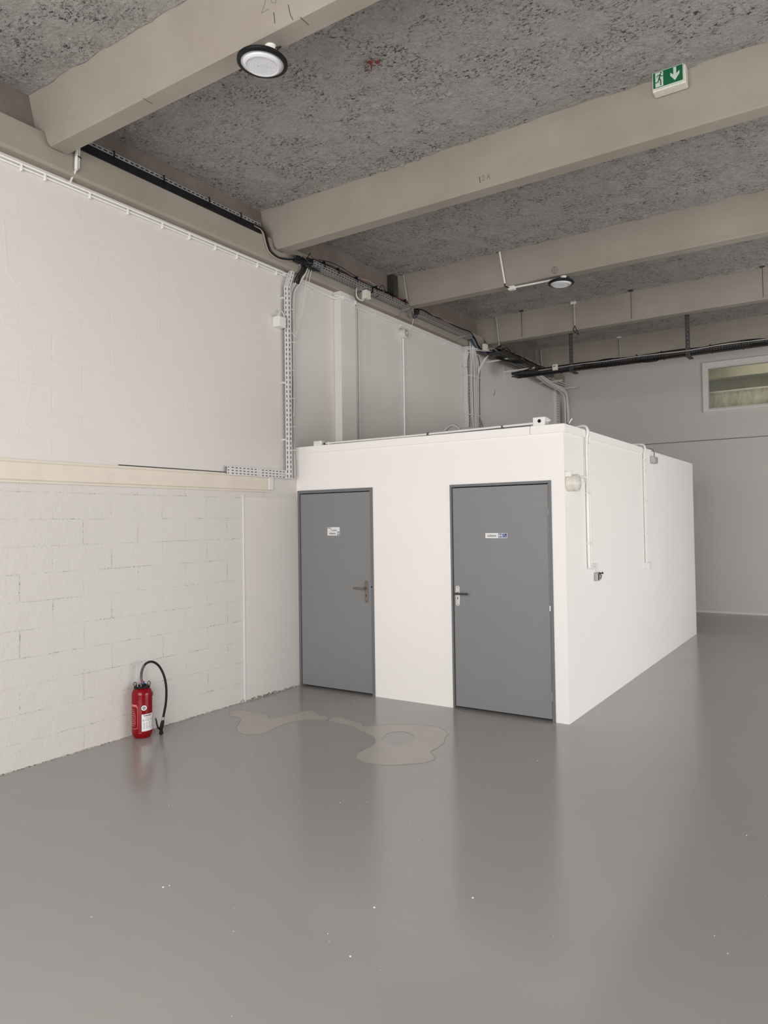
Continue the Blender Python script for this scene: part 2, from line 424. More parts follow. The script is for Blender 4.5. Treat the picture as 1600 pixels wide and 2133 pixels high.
# concrete edge beam on top of the left wall
prof = [(-.2, ZL), (.082, ZL), (.1, ZL+.02), (.1, ZT), (-.2, ZT)]
o = MB().prism(prof, lambda u, v, d: (u, d, v), YF, YB).build('edge_beam', 'concrete', None, org=(0, -2, ZL))
tag(o, 'long concrete edge beam running along the top of the left wall', 'beam')
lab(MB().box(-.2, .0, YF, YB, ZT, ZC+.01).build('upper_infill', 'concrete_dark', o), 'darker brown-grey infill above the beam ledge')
# narrow painted capping below the beam is the wall itself; deck stems
def stem(y0, label):
    rings = []
    def ring(x, zb):
        yf = y0+.085*(ZC+.02-zb)/(ZC-ZS); yb_ = y0+.33-.085*(ZC+.02-zb)/(ZC-ZS)
        return [(x, y0, ZC+.02), (x, yf-.0, zb+.012), (x, yf+.010, zb), (x, yb_-.010, zb), (x, yb_, zb+.012), (x, y0+.33, ZC+.02)]
    rr = [ring(.002, ZT+.003), ring(.104, ZT+.003), ring(.108, ZT-.03), ring(.118, ZS+.02), ring(.135, ZS), ring(XR, ZS)]
    b = MB(); n = 6; vs = [v for r in rr for v in r]; fs = []
    for i in range(len(rr)-1):
        for k in range(n): fs.append((i*n+k, i*n+(k+1) % n, (i+1)*n+(k+1) % n, (i+1)*n+k))
    fs += [tuple(range(n-1, -1, -1)), tuple(len(vs)-n+k for k in range(n))]
    o = b.add(vs, fs).build('ceiling_beam', 'concrete', None, org=(1, y0+.165, ZS))
    return tag(o, label, 'beam', 'concrete ceiling beams')
labels = {2: 'concrete ceiling beam passing above and behind the camera', 3: 'concrete ceiling beam nearest the camera, with the large round lamp under it',
          4: 'concrete ceiling beam that carries the green exit sign', 5: 'concrete ceiling beam with the far round lamp under it',
          6: 'concrete ceiling beam above the hanging black cable tray, fourth from the camera', 7: 'shadowed concrete ceiling beam nearest the back wall'}
BM = {}
for k in range(2, 8): BM[k] = stem(ST[k], labels[k])
BM[1] = stem(ST[1], labels[2])
def face_y(k, z): return ST[k]+.085*(ZC+.02-z)/(ZC-ZS)
def pencil(k, strokes, r=.0016):
    b = MB()
    for st_ in strokes: b.tube([(x, face_y(k, z)-.001, z) for x, z in st_], r, 5)
    lab(b.build('pencil_marking', 'pencil', BM[k]), 'pencilled site marking')
def glyph2(x, z, s): return [[(x, z+.75*s), (x+.15*s, z+s), (x+.45*s, z+s), (x+.55*s, z+.75*s), (x+.4*s, z+.45*s), (x, z), (x+.6*s, z+.02*s)]]
pencil(3, [[(2.378, 4.628), (2.376, 4.572)], [(2.487, 4.628), (2.492, 4.575), (2.505, 4.545)]], .0018)
pencil(3, glyph2(2.29, 4.655, .09)+[[(2.36, 4.74), (2.375, 4.68), (2.40, 4.665), (2.41, 4.70), (2.385, 4.745), (2.36, 4.74)]], .0007)
pencil(4, [[(2.463, 4.638), (2.463, 4.592)]], .003)
pencil(4, glyph2(2.485, 4.60, .04)+[[(2.53, 4.60), (2.545, 4.64), (2.555, 4.60)], [(2.535, 4.615), (2.553, 4.615)]], .0012)
pencil(5, [[(2.205+.035*math.cos(a*.5236), 4.60+.035*math.sin(a*.5236)) for a in range(13)], [(2.205, 4.555), (2.205, 4.645)], [(2.165, 4.60), (2.245, 4.60)]], .0012)
# chalk line across the soffit by the lamp
MB().box(2.555, 2.559, ST[3]+.09, ST[3]+.165, ZS-.0012, ZS).build('pencil_marking', 'pencil', BM[3])
MB().box(1.20, 1.204, ST[3]+.09, ST[3]+.165, ZS-.0012, ZS).build('pencil_marking', 'pencil', BM[3])

# mortar flake strip below the deck on beam with exit sign
b = MB(); pts = []
n_ = 26
for i in range(n_+1):
    x = 1.52+.40*i/n_; h = .010+.03*max(0, noise.noise(Vector((x*17, 3, 1)))+.25)
    pts.append((x, h))
vs = []; 
for x, h in pts: vs += [(x, ST[4]-.012, ZC-.01), (x, ST[4]-.014, ZC-h-.012), (x, ST[4]+.02, ZC-h-.008)]
fs = []
for i in range(n_):
    a = i*3; fs += [(a, a+3, a+4, a+1), (a+1, a+4, a+5, a+2)]
b.add(vs, fs); lab(b.build('loose_flake', 'spray_coat', cl), 'peeling coating edge')

# column on the left wall
o = MB().box(0, .098, .69, .98, 0, ZL).build('column', 'column_paint', None, bevel=.004)
tag(o, 'square white painted column on the left wall above the left toilet door', 'column')
# painted lintel beam set in left wall
t_ = thing('lintel', 'long cream painted steel channel set in the left wall', 'lintel', (0, -3, 2.06))
pr = [(-.05, 2.052), (.022, 2.052), (.022, 2.066), (.010, 2.078), (.010, 2.196), (.020, 2.208), (.020, 2.222), (-.05, 2.222)]
MB().prism(pr, lambda u, v, d: (u, d, v), -9.0, -.44).build('channel', 'cream_steel', t_, bevel=.002)
b = MB().box(0, .018, -.44, -.37, 2.075, 2.215)
lab(b.build('end_plug', 'white_paint', t_, bevel=.008), 'white plaster end plug')
lab(MB().box(-.001, .003, -2.19, -1.02, 2.226, 2.233).build('gap', 'dark_void', t_), 'thin black gap')
# wall access panel on the far left wall
t_ = thing('access_panel', 'flush white access panel on the far part of the left wall', 'panel', (0, 4.5, 2.6))
MB().box(0, .016, 4.15, 4.90, 2.6, 3.825).build('panel', 'plaster_paint', t_, bevel=.002)
MB().box(0, .006, 4.90, 4.94, 2.6, 3.80).build('edge_strip', 'white_paint', t_)
MB().tube([(.004, 4.96, 3.80), (.004, 5.0, 3.86), (.004, 5.01, 3.91)], .003, 5).build('crack', 'pencil', t_)

# ------------------------------------------------------------------ window in the back wall
wn = thing('window_1', 'high internal window with white frame in the back wall', 'window', ((WX0+WX1)/2, YB, WZ0)); wn['kind'] = 'structure'; del wn['category']
b = MB(); fw = .075
for x0, x1, z0, z1 in ((WX0-fw, WX0, WZ0-.045, WZ1+.095), (WX1, WX1+fw, WZ0-.045, WZ1+.095), (WX0, WX1, WZ1, WZ1+.095), (WX0, WX1, WZ0-.045, WZ0)):
    b.box(x0, x1, YB-.035, YB+.02, z0, z1)
b.build('window_frame', 'white_paint', wn, bevel=.006)
b = MB()
for x0, x1, z0, z1 in ((WX0, WX0+.015, WZ0, WZ1), (WX0+.015, WX1, WZ0, WZ0+.02), (WX0+.015, WX1, WZ1-.014, WZ1)): b.box(x0, x1, YB-.01, YB+.05, z0, z1)
b.build('glazing_bead', 'white_paint', wn, bevel=.003)
MB().box(WX0, WX1, YB+.06, YB+.066, WZ0, WZ1).build('glass_pane', 'glass', wn)
# the adjoining hall seen through it
wa = struct(MB().box(-.2, 9, 10.4, 10.6, 0, 5.2).build('wall_adjoining', 'adjoining_paint'), 'beige wall of the adjoining hall seen through the high window')
struct(MB().box(-.2, 9, YB+.2, 10.4, 5.0, 5.2).build('trim_3', 'adjoining_paint'))
o = MB().box(-.2, 9, 9.1, 9.3, 4.42, 4.66).build('ceiling_beam', 'adjoining_paint', None, bevel=.01); tag(o, 'beige beam glimpsed through the top of the high window', 'beam')
t_ = thing('partition_screen', 'blotchy beige plastic sheeting with pale top rail behind the high window', 'screen', (4, 8.9, 3.4))
MB().box(1.5, 7, 8.98, 9.0, 3.0, 4.12).build('plastic_sheet', 'plastic_sheet', t_)
MB().box(1.5, 7, 8.95, 9.01, 4.12, 4.15).build('top_rail', 'cream_steel', t_)
for x in (3.72, 5.6): MB().box(x, x+.03, 8.95, 8.975, 3.0, 4.12).build('post', 'cream_steel', t_)

# ------------------------------------------------------------------ toilet block
tb = thing('toilet_block', 'free-standing white box room with two grey toilet doors', 'cubicle', (W0/2, Y1/2, 0))
D1 = (.018, 1.0, 2.078); D2 = (1.880, 2.872, 2.066)
b = MB(); TH = .10
b.box(.002, D1[0], 0, TH, 0, D1[2]); b.box(D1[1], D2[0], 0, TH, 0, D1[2]); b.box(D2[1], W0, 0, TH, 0, D2[2]); b.box(.002, D1[1], 0, TH, D1[2], HB-.01)
b.box(D1[1], D2[0], 0, TH, D1[2], HB-.01); b.box(D2[0], W0, 0, TH, D2[2], HB-.01)
b.box(W0-TH, W0, TH, Y1, 0, HB-.01); b.box(.10, W0-TH, Y1-TH, Y1, 0, HB-.01)
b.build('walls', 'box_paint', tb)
MB().box(.10, W0-.02, .01, Y1-.02, HB-.10, HB-.02).build('roof_panel', 'plain_paint', tb)
for a in ((-.01, 2.690, -.012, .03), (2.694, W0+.012, -.012, .03)):
    MB().box(a[0] if a[0] > 0 else .002, a[1], a[2], a[3], 2.472, HB).build('coping', 'box_paint', tb, bevel=.002)
for y0, y1 in ((.03, .535), (.60, 2.57), (2.66, 2.98)):
    MB().box(W0-.03, W0+.012, y0, y1, 2.475, HB).build('coping', 'box_paint', tb, bevel=.002)

def door(n, D, leaf, hand, label):
    x0, x1, zt = D; l0, l1, lt = leaf
    d = thing('door_%d' % n, label, 'door', ((x0+x1)/2, 0, 0)); d['kind'] = 'structure'; del d['category']
    b = MB(); f0 = l0-x0-.006; f1 = x1-l1-.006
    b.box(x0, x0+f0, -.010, .09, 0, zt); b.box(x1-f1, x1, -.010, .09, 0, zt); b.box(x0+f0, x1-f1, -.010, .09, lt+.006, zt)
    b.build('door_frame', 'frame_grey', d, bevel=.002)
    # black sheet behind the leaf stands in for the shadow in the gap
    MB().box(x0+f0, x1-f1, .060, .075, 0, zt-.004).build('gap_shade', 'dark_void', d)
    lf = MB().box(l0, l1, .002, .045, .022, lt-.002).build('door_leaf', 'door_grey', d, bevel=.002)
    return d, lf
d1, lf1 = door(1, D1, (.052, .962, 2.040), 'R', 'left grey toilet door with a bronze lever handle')
d2, lf2 = door(2, D2, (1.905, 2.838, 2.036), 'L', 'right grey toilet door with wheelchair sign and chrome plate')
# small black keep hole in door 1 frame
MB().lathe([(.008, 0), (.008, .003)], (.980, -.010, 1.085), (0, -1, 0), 12).build('keep', 'dark_void', d1)
def handle(lf, cx, z0, z1, dirx, mat, mat2, lz):
    h = MB(); r = .020
    pl = [(cx+r*math.cos(a), z1-r+r*math.sin(a)) for a in [math.pi*k/8 for k in range(9)]]+[(cx+r*math.cos(a), z0+r+r*math.sin(a)) for a in [math.pi+math.pi*k/8 for k in range(9)]]
    h.prism(pl, lambda u, v, d: (u, d, v), .002, -.006)
    ho = h.build('handle_plate', mat, lf, bevel=.001); lab(ho, 'bronze handle plate' if mat == 'bronze' else 'bright chrome handle plate')
    b = MB(); b.lathe([(.011, 0), (.011, .045)], (cx, -.006, lz), (0, -1, 0), 14)
    b.tube([(cx, -.048, lz), (cx+dirx*.03, -.054, lz), (cx+dirx*.06, -.055, lz+.002), (cx+dirx*.125, -.052, lz+.002)], .0095, 10, 4)
    b.build('lever', mat2, lf, smooth=True)
    b = MB()
    for z in (z1-.014, z0+.014): b.lathe([(.0035, 0), (.0035, .001)], (cx, -.006, z), (0, -1, 0), 10)
    b.box(cx-.004, cx+.004, -.0072, -.006, z0+.062, z0+.083)
    b.build('keyhole', 'dark_void', lf)
handle(lf1, .905, .925, 1.143, -1, 'bronze', 'bronze', 1.067)
handle(lf2, 1.945, .944, 1.131, 1, 'satin_chrome', 'dark_metal', 1.060)
for z0, z1 in ((1.775, 1.825), (.180, .262)):
    MB().tube([(2.842, -.008, z0), (2.842, -.008, z1)], .008, 10).build('hinge', 'door_grey', d2, smooth=True)
b = MB().tube([(2.842, -.007, .99), (2.842, -.007, 1.775)], .0065, 8); b.build('hinge_cover', 'frame_grey', d2, smooth=True)
MB().tube([(2.842, -.008, .945), (2.842, -.008, .99)], .0055, 8).build('hinge', 'satin_chrome', d2, smooth=True)

def person_icon(b, cx, zc, h, skirt, y):
    def f(u, v, d): return (u, d, v)
    b.prism([(cx+.09*h*math.cos(a), zc+.40*h+.09*h*math.sin(a)) for a in [k*math.pi/5 for k in range(10)]], f, y, y-.0006)
    if skirt: pl = [(-.10, .28), (.10, .28), (.20, -.12), (.08, -.12), (.08, -.48), (-.08, -.48), (-.08, -.12), (-.20, -.12)]
    else: pl = [(-.17, .28), (.17, .28), (.17, -.08), (.10, -.08), (.09, -.48), (-.09, -.48), (-.10, -.08), (-.17, -.08)]
    b.prism([(cx+u*h, zc+v*h) for u, v in pl], f, y, y-.0006)
def sign(lf, x0, x1, z0, z1, squares, words, label):
    s_ = MB().box(x0, x1, -.0005, .002, z0, z1).build('door_sign', 'paper_white', lf); lab(s_, label)
    for a in squares:
        q_ = MB().box(a[0], a[1], -.0012, -.0004, a[2], a[3]).build('pictogram', 'sticker_blue', lf)
    return s_
Y_ = -.0013
sign(lf1, .417, .577, 1.598, 1.684, [(.545, .575, 1.602, 1.638)], None, 'small white plate with toilet lettering')
b = MB(); person_icon(b, .553, 1.62, .032, False, Y_); person_icon(b, .567, 1.62, .032, True, Y_); b.build('pictogram', 'paper_white', lf1)
MB().box(.418, .575, -.0009, -.0004, 1.641, 1.6425).build('lettering', 'ink_grey', lf1)
text('lettering', 'toilettes', .030, (.482, -.001, 1.620), FRONT, 'ink', lf1, squeeze=.85)
text('lettering', 'HALL', .020, (.445, -.001, 1.675), FRONT, 'sticker_blue', lf1)
text('lettering', 'LAVABO', .018, (.507, -.001, 1.651), FRONT, 'ink', lf1)
MB().lathe([(.004, 0), (.004, .001)], (.466, -.0005, 1.662), (0, -1, 0), 10).build('lettering', 'ink', lf1)
sign(lf2, 2.238, 2.452, 1.569, 1.615, [(2.365, 2.403, 1.573, 1.612), (2.409, 2.448, 1.573, 1.612)], None, 'white plate with toilet lettering and blue pictograms')
text('lettering', 'toilettes', .032, (2.303, -.001, 1.592), FRONT, 'ink', lf2, squeeze=.85)
b = MB(); person_icon(b, 2.375, 1.592, .036, False, Y_); person_icon(b, 2.393, 1.592, .036, True, Y_)
b.lathe([(.004, 0), (.004, .0006)], (2.424, Y_, 1.6065), (0, -1, 0), 10)
b.tube([(2.424, Y_, 1.603), (2.425, Y_, 1.592), (2.434, Y_, 1.591), (2.440, Y_, 1.580), (2.445, Y_, 1.581)], .0014, 5)
b.tube([(2.427+.010*math.cos(a), Y_, 1.585+.010*math.sin(a)) for a in [math.radians(130+20*k) for k in range(12)]], .0013, 5)
b.build('pictogram', 'paper_white', lf2)

# ------------------------------------------------------------------ puddles (dried water marks)
def film(outline, hole, label):
    t_ = thing('puddle', label, 'puddle', (sum(p[0] for p in outline)/len(outline), sum(p[1] for p in outline)/len(outline), 0), 'dried water marks on the floor')
    pts = catmull([Vector((*p, 0)) for p in outline+[outline[0]]], 5)[:-1]
    pts = [Vector((p.x+.010*noise.noise(p*14), p.y+.010*noise.noise(p*14+Vector((7, 0, 0))), 0)) for p in pts]
    bm = bmesh.new(); ev = [bm.verts.new((p.x, p.y, .0012)) for p in pts]
    es = [bm.edges.new((ev[i], ev[(i+1) % len(ev)])) for i in range(len(ev))]
    hp = []
    if hole:
        hp = catmull([Vector((*p, 0)) for p in hole+[hole[0]]], 5)[:-1]
        hv = [bm.verts.new((p.x, p.y, .0012)) for p in hp]; es += [bm.edges.new((hv[i], hv[(i+1) % len(hv)])) for i in range(len(hv))]
    bmesh.ops.triangle_fill(bm, use_beauty=True, edges=es)
    b = MB(); bm.verts.index_update(); b.add([v.co.copy() for v in bm.verts], [tuple(v.index for v in f.verts) for f in bm.faces]); bm.free()
    b.build('water_film', 'water_film', t_)
    b = MB(); b.tube([(p.x, p.y, .0008) for p in pts+[pts[0]]], .0022, 5)
    b.build('rim', 'water_rim', t_)
film([(.254, -1.231), (.417, -1.257), (.567, -1.45), (.747, -1.581), (.905, -1.491), (.880, -1.30), (.872, -1.169), (.933, -.994), (1.02, -.95), (1.10, -.90), (1.07, -.83), (.943, -.812), (.794, -.744), (.729, -.842), (.685, -1.0), (.642, -1.118), (.515, -1.024), (.36, -1.02), (.215, -1.038), (.133, -1.116)], None, 'smaller dried water mark on the floor nearer the left wall')
film([(1.13, -.915), (1.418, -.956), (1.524, -1.011), (1.68, -1.07), (1.797, -1.152), (1.878, -1.289), (1.884, -1.501), (1.95, -1.60), (2.067, -1.637), (2.254, -1.593), (2.447, -1.398), (2.416, -1.277), (2.341, -1.196), (2.33, -1.0), (2.261, -.838), (2.226, -.737), (2.044, -.611), (1.731, -.708), (1.60, -.82), (1.511, -.903), (1.437, -.848), (1.25, -.79), (1.12, -.80)],
     [(1.84, -1.127), (1.80, -.955), (1.911, -.867), (2.05, -.959), (2.077, -1.107), (2.025, -1.227)], 'large dried ring-shaped water mark on the floor before the doors')
# paint flecks and crumbs
b = MB(); random.seed(12)
sp = [(2.351, -2.324, .004), (2.255, -3.575, .006), (2.27, -3.55, .004), (2.194, -3.913, .003), (3.224, -3.201, .006), (3.174, -3.471, .003), (3.107, -.993, .004), (4.538, -1.563, .004), (3.564, -2.901, .006), (3.35, -3.548, .005)]
for _ in range(45): sp.append((random.uniform(.4, 4.8), random.uniform(-4.2, -1.2), random.uniform(.0012, .003)))
for x, y, r in sp:
    b.lathe([(r, 0), (r*.8, r*.4), (0.0, r*.5)], (x, y, 0), (0, 0, 1), 6)
o = b.build('paint_fleck', 'white_paint', None, org=(2, -2, 0)); tag(o, 'tiny white crumbs and paint flecks scattered over the grey floor', 'debris', kind='stuff')
b = MB()
for _ in range(60):
    if random.random() < .6: x, y = random.uniform(.01, .08), random.uniform(-.9, -.05)
    else: x, y = random.uniform(.01, 1.0), random.uniform(-1.1, -.02)
    r = random.uniform(.0015, .005); b.lathe([(r, 0), (r*.8, r*.5), (0, r*.7)], (x, y, 0), (0, 0, 1), 5)
o = b.build('mortar_crumb', 'mortar', None, org=(.3, -.5, 0)); tag(o, 'dark mortar crumbs on the floor in the corner by the left door', 'debris', kind='stuff')

# ------------------------------------------------------------------ fire extinguisher
ex = thing('fire_extinguisher', 'red fire extinguisher with black hose standing by the left wall', 'fire extinguisher', (.093, -2.045, 0))
EC = Vector((.093, -2.045, 0)); R0 = .081
o = MB().lathe([(.0, .004), (.052, .004), (.056, 0), (.066, .004), (.072, .016), (.079, .034), (R0, .05), (R0, .345), (.079, .365), (.070, .388), (.052, .403), (.045, .406), (0, .406)], EC, n=48).build('cylinder', 'red_enamel', ex, smooth=True)
MB().lathe([(R0+.0006, .046), (R0+.0012, .048), (R0+.0006, .05)], EC, n=48, ).build('weld_seam', 'red_enamel', ex)
todir = (Vector((CAM.x, CAM.y, 0))-EC); todir.z = 0; todir.normalize(); a0 = math.atan2(todir.y, todir.x)   # direction the label faces
def wrap(mb, a_lo, a_hi, z0, z1, r, n=10):
    vs = []; fs = []
    for i in range(n+1):
        a = a0+a_lo+(a_hi-a_lo)*i/n
        for z, rr in ((z0, r), (z1, r)): vs.append((EC.x+rr*math.cos(a), EC.y+rr*math.sin(a), z))
    for i in range(n): fs.append((2*i, 2*i+2, 2*i+3, 2*i+1))
    mb.add(vs, fs)
b = MB(); wrap(b, -.05, 1.25, .062, .198, R0+.0010); o = b.build('data_label', 'paper_white', ex); thick(o, .0006)
random.seed(5)
b = MB()
for i in range(4):
    for j in range(7): wrap(b, .08+.29*i, .08+.29*i+random.uniform(.10, .22), .082+.008*j, .0855+.008*j, R0+.0018, 2)
for i in range(5): wrap(b, .05+.24*i, .18+.24*i, .143+.004*(i % 2), .157, R0+.0018, 2)
lab(b.build('label_print', 'ink_grey', ex), 'grey printed text columns')
b = MB(); wrap(b, .28, .95, .184, .190, R0+.0018, 5); wrap(b, .16, .22, .182, .194, R0+.0018, 2); b.build('label_print', 'ink', ex)
b = MB(); wrap(b, .25, 1.0, .1795, .1815, R0+.0018, 5); wrap(b, .30, .9, .170, .1715, R0+.0018, 5); wrap(b, .25, .95, .164, .1655, R0+.0018, 5); b.build('label_print', 'ink_red', ex)
# left notice printed in white
b = MB(); wrap(b, -1.3, -.52, .262, .278, R0+.0014); wrap(b, -.54, -.44, .252, .268, R0+.0014, 2); wrap(b, -.45, -.41, .10, .256, R0+.0014, 2); wrap(b, -.56, -.43, .088, .094, R0+.0014, 2); wrap(b, -1.3, -.56, .082, .086, R0+.0014)
for i in range(9):
    z = .105+.016*i; wrap(b, -1.25, -1.25+random.uniform(.25, .6), z, z+.005, R0+.0014, 4)
    wrap(b, -.85, -.85+random.uniform(.05, .22), z, z+.005, R0+.0014, 2)
lab(b.build('instruction_print', 'pale_red', ex), 'pale printed instructions')
# round gauge sticker
def surf(a, z, r): return Vector((EC.x+r*math.cos(a0+a), EC.y+r*math.sin(a0+a), z))
dn = surf(.18, 0, 1)-EC; dn.z = 0
b = MB().lathe([(.021, 0), (.021, .003)], surf(.18, .250, R0-.001), dn, 20); b.build('round_sticker', 'paper_white', ex)
b = MB().lathe([(.012, 0), (.012, .0035)], surf(.18, .250, R0-.0008), dn, 16); b.build('round_sticker', 'cable_blue', ex)
b = MB().lathe([(.005, 0), (.005, .004)], surf(.18, .250, R0-.0008), dn, 12); b.build('round_sticker', 'paper_white', ex)
# head
o = MB().lathe([(.060, .400), (.064, .402), (.064, .412), (.058, .417), (.040, .418), (.034, .428), (.022, .434), (0, .434)], EC, n=24).build('valve_head', 'black_plastic', ex, smooth=True)
HD = Vector((.655, .756, 0))      # direction the hose droops in
def hp(u, z, off=0): return Vector((EC.x+HD.x*u*.98+off*.75, EC.y+HD.y*u*.98-off*.65, z))
for u in (-.055, .055):
    c = hp(u, .432); b = MB(); b.tube([c+Vector((HD.x*.011*math.cos(a), HD.y*.011*math.cos(a), .016*math.sin(a))) for a in [2*math.pi*k/14 for k in range(15)]], .0038, 6)
    b.build('lifting_eye', 'dark_metal', ex, smooth=True)
    MB().lathe([(.006, 0), (.006, .012)], hp(u, .415), (0, 0, 1), 8).build('bolt', 'brass', ex)
c = hp(-.018, .425, .045); b = MB(); b.tube([c+Vector((HD.x*.014*math.cos(a), HD.y*.014*math.cos(a), .014*math.sin(a))) for a in [2*math.pi*k/16 for k in range(17)]], .0018, 6)
lab(b.build('pin_ring', 'satin_chrome', ex, smooth=True), 'chrome safety pin ring')
b = MB().tube([hp(.004, .425, .01), hp(.012, .452, .015)], .013, 8); lab(b.build('safety_clip', 'blue_plastic', ex), 'blue plastic clip')
b = MB().tube([hp(-.002, .440, .012), hp(.002, .462, .014)], .008, 8); lab(b.build('safety_seal', 'ink_red', ex), 'red seal')
b = MB(); b.lathe([(.012, .430), (.012, .452), (.009, .456), (.009, .462)], EC+Vector((-.004, -.004, 0)), n=12); b.build('hose_fitting', 'galvanised', ex)
hose = [hp(-.004, .455), hp(-.006, .49), hp(.002, .545), hp(.028, .590), hp(.068, .606), hp(.105, .595), hp(.140, .560), hp(.170, .500), hp(.188, .43), hp(.194, .345), hp(.188, .25), hp(.170, .155), hp(.168, .14)]
b = MB().tube(hose, .0098, 12, 6); b.build('hose', 'black_rubber', ex, smooth=True)
b = MB()
pp = catmull([Vector(x) for x in hose], 6)
for i in range(1, 17): b.tube([pp[i], pp[i]+(pp[i+1]-pp[i]).normalized()*.004], .0115, 10)
lab(b.build('hose_sleeve', 'cable_grey', ex, smooth=True), 'ribbed grey hose sleeve')
b = MB().tube([hp(.169, .146), hp(.165, .122)], .012, 10); b.build('hose_ferrule', 'galvanised', ex, smooth=True)
b = MB(); b.tube([hp(.167, .125), hp(.160, .095), hp(.152, .060), hp(.150, .035)], [.010, .016, .015, .012], 10); b.lathe([(.010, 0), (.017, .006), (.017, .026), (.010, .034), (0, .034)], hp(.150, .002), (0, 0, 1), 12)
b.build('nozzle', 'black_plastic', ex, smooth=True)
b = MB().tube([hp(.140, .045), hp(.126, .060), hp(.116, .090), hp(.112, .118), hp(.106, .140)], [.008, .008, .007, .006, .005], 8, 0); b.build('trigger', 'black_plastic', ex, smooth=True)
b = MB()
for z in (.335, .352): b.tube([hp(.083, z)+Vector((.006*math.cos(a), 0, .007*math.sin(a))) for a in [2*math.pi*k/10 for k in range(11)]], .0022, 5)
b.build('wall_hook', 'dark_metal', ex, smooth=True)

# ------------------------------------------------------------------ lamps, exit sign
def highbay(cx, cy, zb, cy_m, label, tilt):
    t_ = thing('high_bay_lamp', label, 'lamp', (cx, cy, zb), 'round high bay lamps under the beams'); c = Vector((cx, cy, zb))
    ax = Vector((tilt, 0, 1)).normalized()
    MB().lathe([(.142, .004), (.147, .010), (.147, .020), (.138, .030), (.090, .042), (.045, .050), (0, .050)], c, ax, 48).build('housing', 'black_plastic', t_, smooth=True)
    MB().lathe([(.1465, .012), (.1465, .004), (.138, 0), (.124, .002), (.124, .012)], c, ax, 48).build('rim', 'black_plastic', t_, smooth=True)
    MB().lathe([(.124, .010), (.124, .002), (.115, .000), (.115, .010)], c, ax, 48).build('lens_ring', 'lens_ring', t_, smooth=True)
    ln = MB().lathe([(.115, .006), (.115, .000), (.108, -.010), (.096, -.014), (.090, -.010), (.060, -.010), (0, -.010)], c, ax, 48).build('lens', 'lens_white', t_, smooth=True)
    u = ax.orthogonal().normalized(); v = ax.cross(u); b = MB()
    for ring in range(2, 9):
        r = ring*.0098; n = int(2*math.pi*r/.0105)
        for k in range(n):
            a = 2*math.pi*k/n; p = c+u*r*math.cos(a)+v*r*math.sin(a)-ax*.0095
            b.lathe([(.0034, 0), (.0026, .0020), (0, .0028)], p, -ax, 6)
    d = b.build('diode_lens', 'lens_white', ln); d['kind'] = 'stuff'
    for s_ in (-.025, .025): MB().lathe([(.0045, 0), (.003, .002)], c+u*s_-ax*.010, -ax, 8).build('screw', 'ink_grey', ln)
    # mount
    b = MB(); b.lathe([(.034, 0), (.034, .018), (.026, .026), (0, .026)], (cx+.03, cy_m, ZS), (0, 0, -1), 20); b.build('ceiling_rose', 'white_plastic', t_, smooth=True)
    b = MB(); b.tube([(cx+.03, cy_m, ZS-.02), (cx+.015, cy_m, ZS-.03), c+ax*.06, c+ax*.045], .005, 8, 4); b.build('hook', 'dark_metal', t_, smooth=True)
    b = MB(); b.tube([(cx+.05, cy_m, ZS-.02), (cx+.09, cy_m+.02, ZS-.012), (cx+.07, cy+.06, ZS-.02), (cx+.03, cy+.03, zb+.05)], .004, 6, 6); b.build('cord', 'black_plastic', t_, smooth=True)
    return t_
highbay(2.223, -2.806, 4.420, -2.765, 'large round white lamp in a black ring under the nearest beam', .05)
highbay(2.245, 2.080, 4.455, 2.085, 'far round lamp in a black ring under the third beam', .02)
# conduit serving the far lamp
t_ = thing('conduit', 'white conduit dropping down the third beam to the far round lamp', 'conduit', (1.6, 1.98, ZS))
MB().tube([(1.56, ST[5]-.016, ZC-.02), (1.59, ST[5]+.055, ZS+.02)], .011, 8).build('pipe', 'white_plastic', t_, smooth=True)
MB().box(1.60, 1.68, 2.03, 2.09, ZS-.045, ZS).build('junction_box', 'white_plastic', t_, bevel=.004)
MB().tube([(1.68, 2.06, ZS-.018), (2.20, 2.075, ZS-.018)], .011, 8).build('pipe', 'white_plastic', t_, smooth=True)
MB().tube([(1.592, ST[5]+.055, ZS+.03), (1.59, ST[5]+.045, ZS-.01), (1.615, 2.03, ZS-.02)], .006, 6, 4).build('cable', 'black_plastic', t_, smooth=True)

# exit sign
ey = ST[4]-.003
es_ = thing('exit_sign', 'green running-man exit sign with down arrow high on the second beam', 'exit sign', (4.035, ey, 4.79))
MB().box(3.918, 4.150, ey-.058, ey+.03, 4.793, 4.932).build('housing', 'cream_plastic', es_, bevel=.010)
MB().box(3.923, 4.136, ey-.068, ey-.058, 4.808, 4.932).build('sign_face', 'sign_white', es_, bevel=.002)
MB().box(3.928, 4.130, ey-.0695, ey-.0675, 4.814, 4.926).build('green_field', 'safety_green', es_)
MB().box(3.94, 4.14, ey-.064, ey-.052, 4.791, 4.796).build('ridge', 'cream_plastic', es_, bevel=.002)
yy = ey-.0697
fn = lambda u, v, d: (u, d, v)
b = MB()
b.prism([(3.944, 4.818), (3.998, 4.818), (3.998, 4.922), (3.944, 4.922)], fn, yy, yy-.0008)
ax_, az = 4.078, 4.868
b.prism([(ax_-.010, 4.922), (ax_+.010, 4.922), (ax_+.010, 4.872), (ax_+.031, 4.890), (ax_+.031, 4.868), (ax_, 4.828), (ax_-.031, 4.868), (ax_-.031, 4.890), (ax_-.010, 4.872)], fn, yy, yy-.0008)
b.build('symbol', 'sign_white', es_)
b = MB(); y3 = yy-.0014
b.lathe([(.0062, 0), (.0062, .001)], (3.9835, y3+.0008, 4.913), (0, -1, 0), 12)
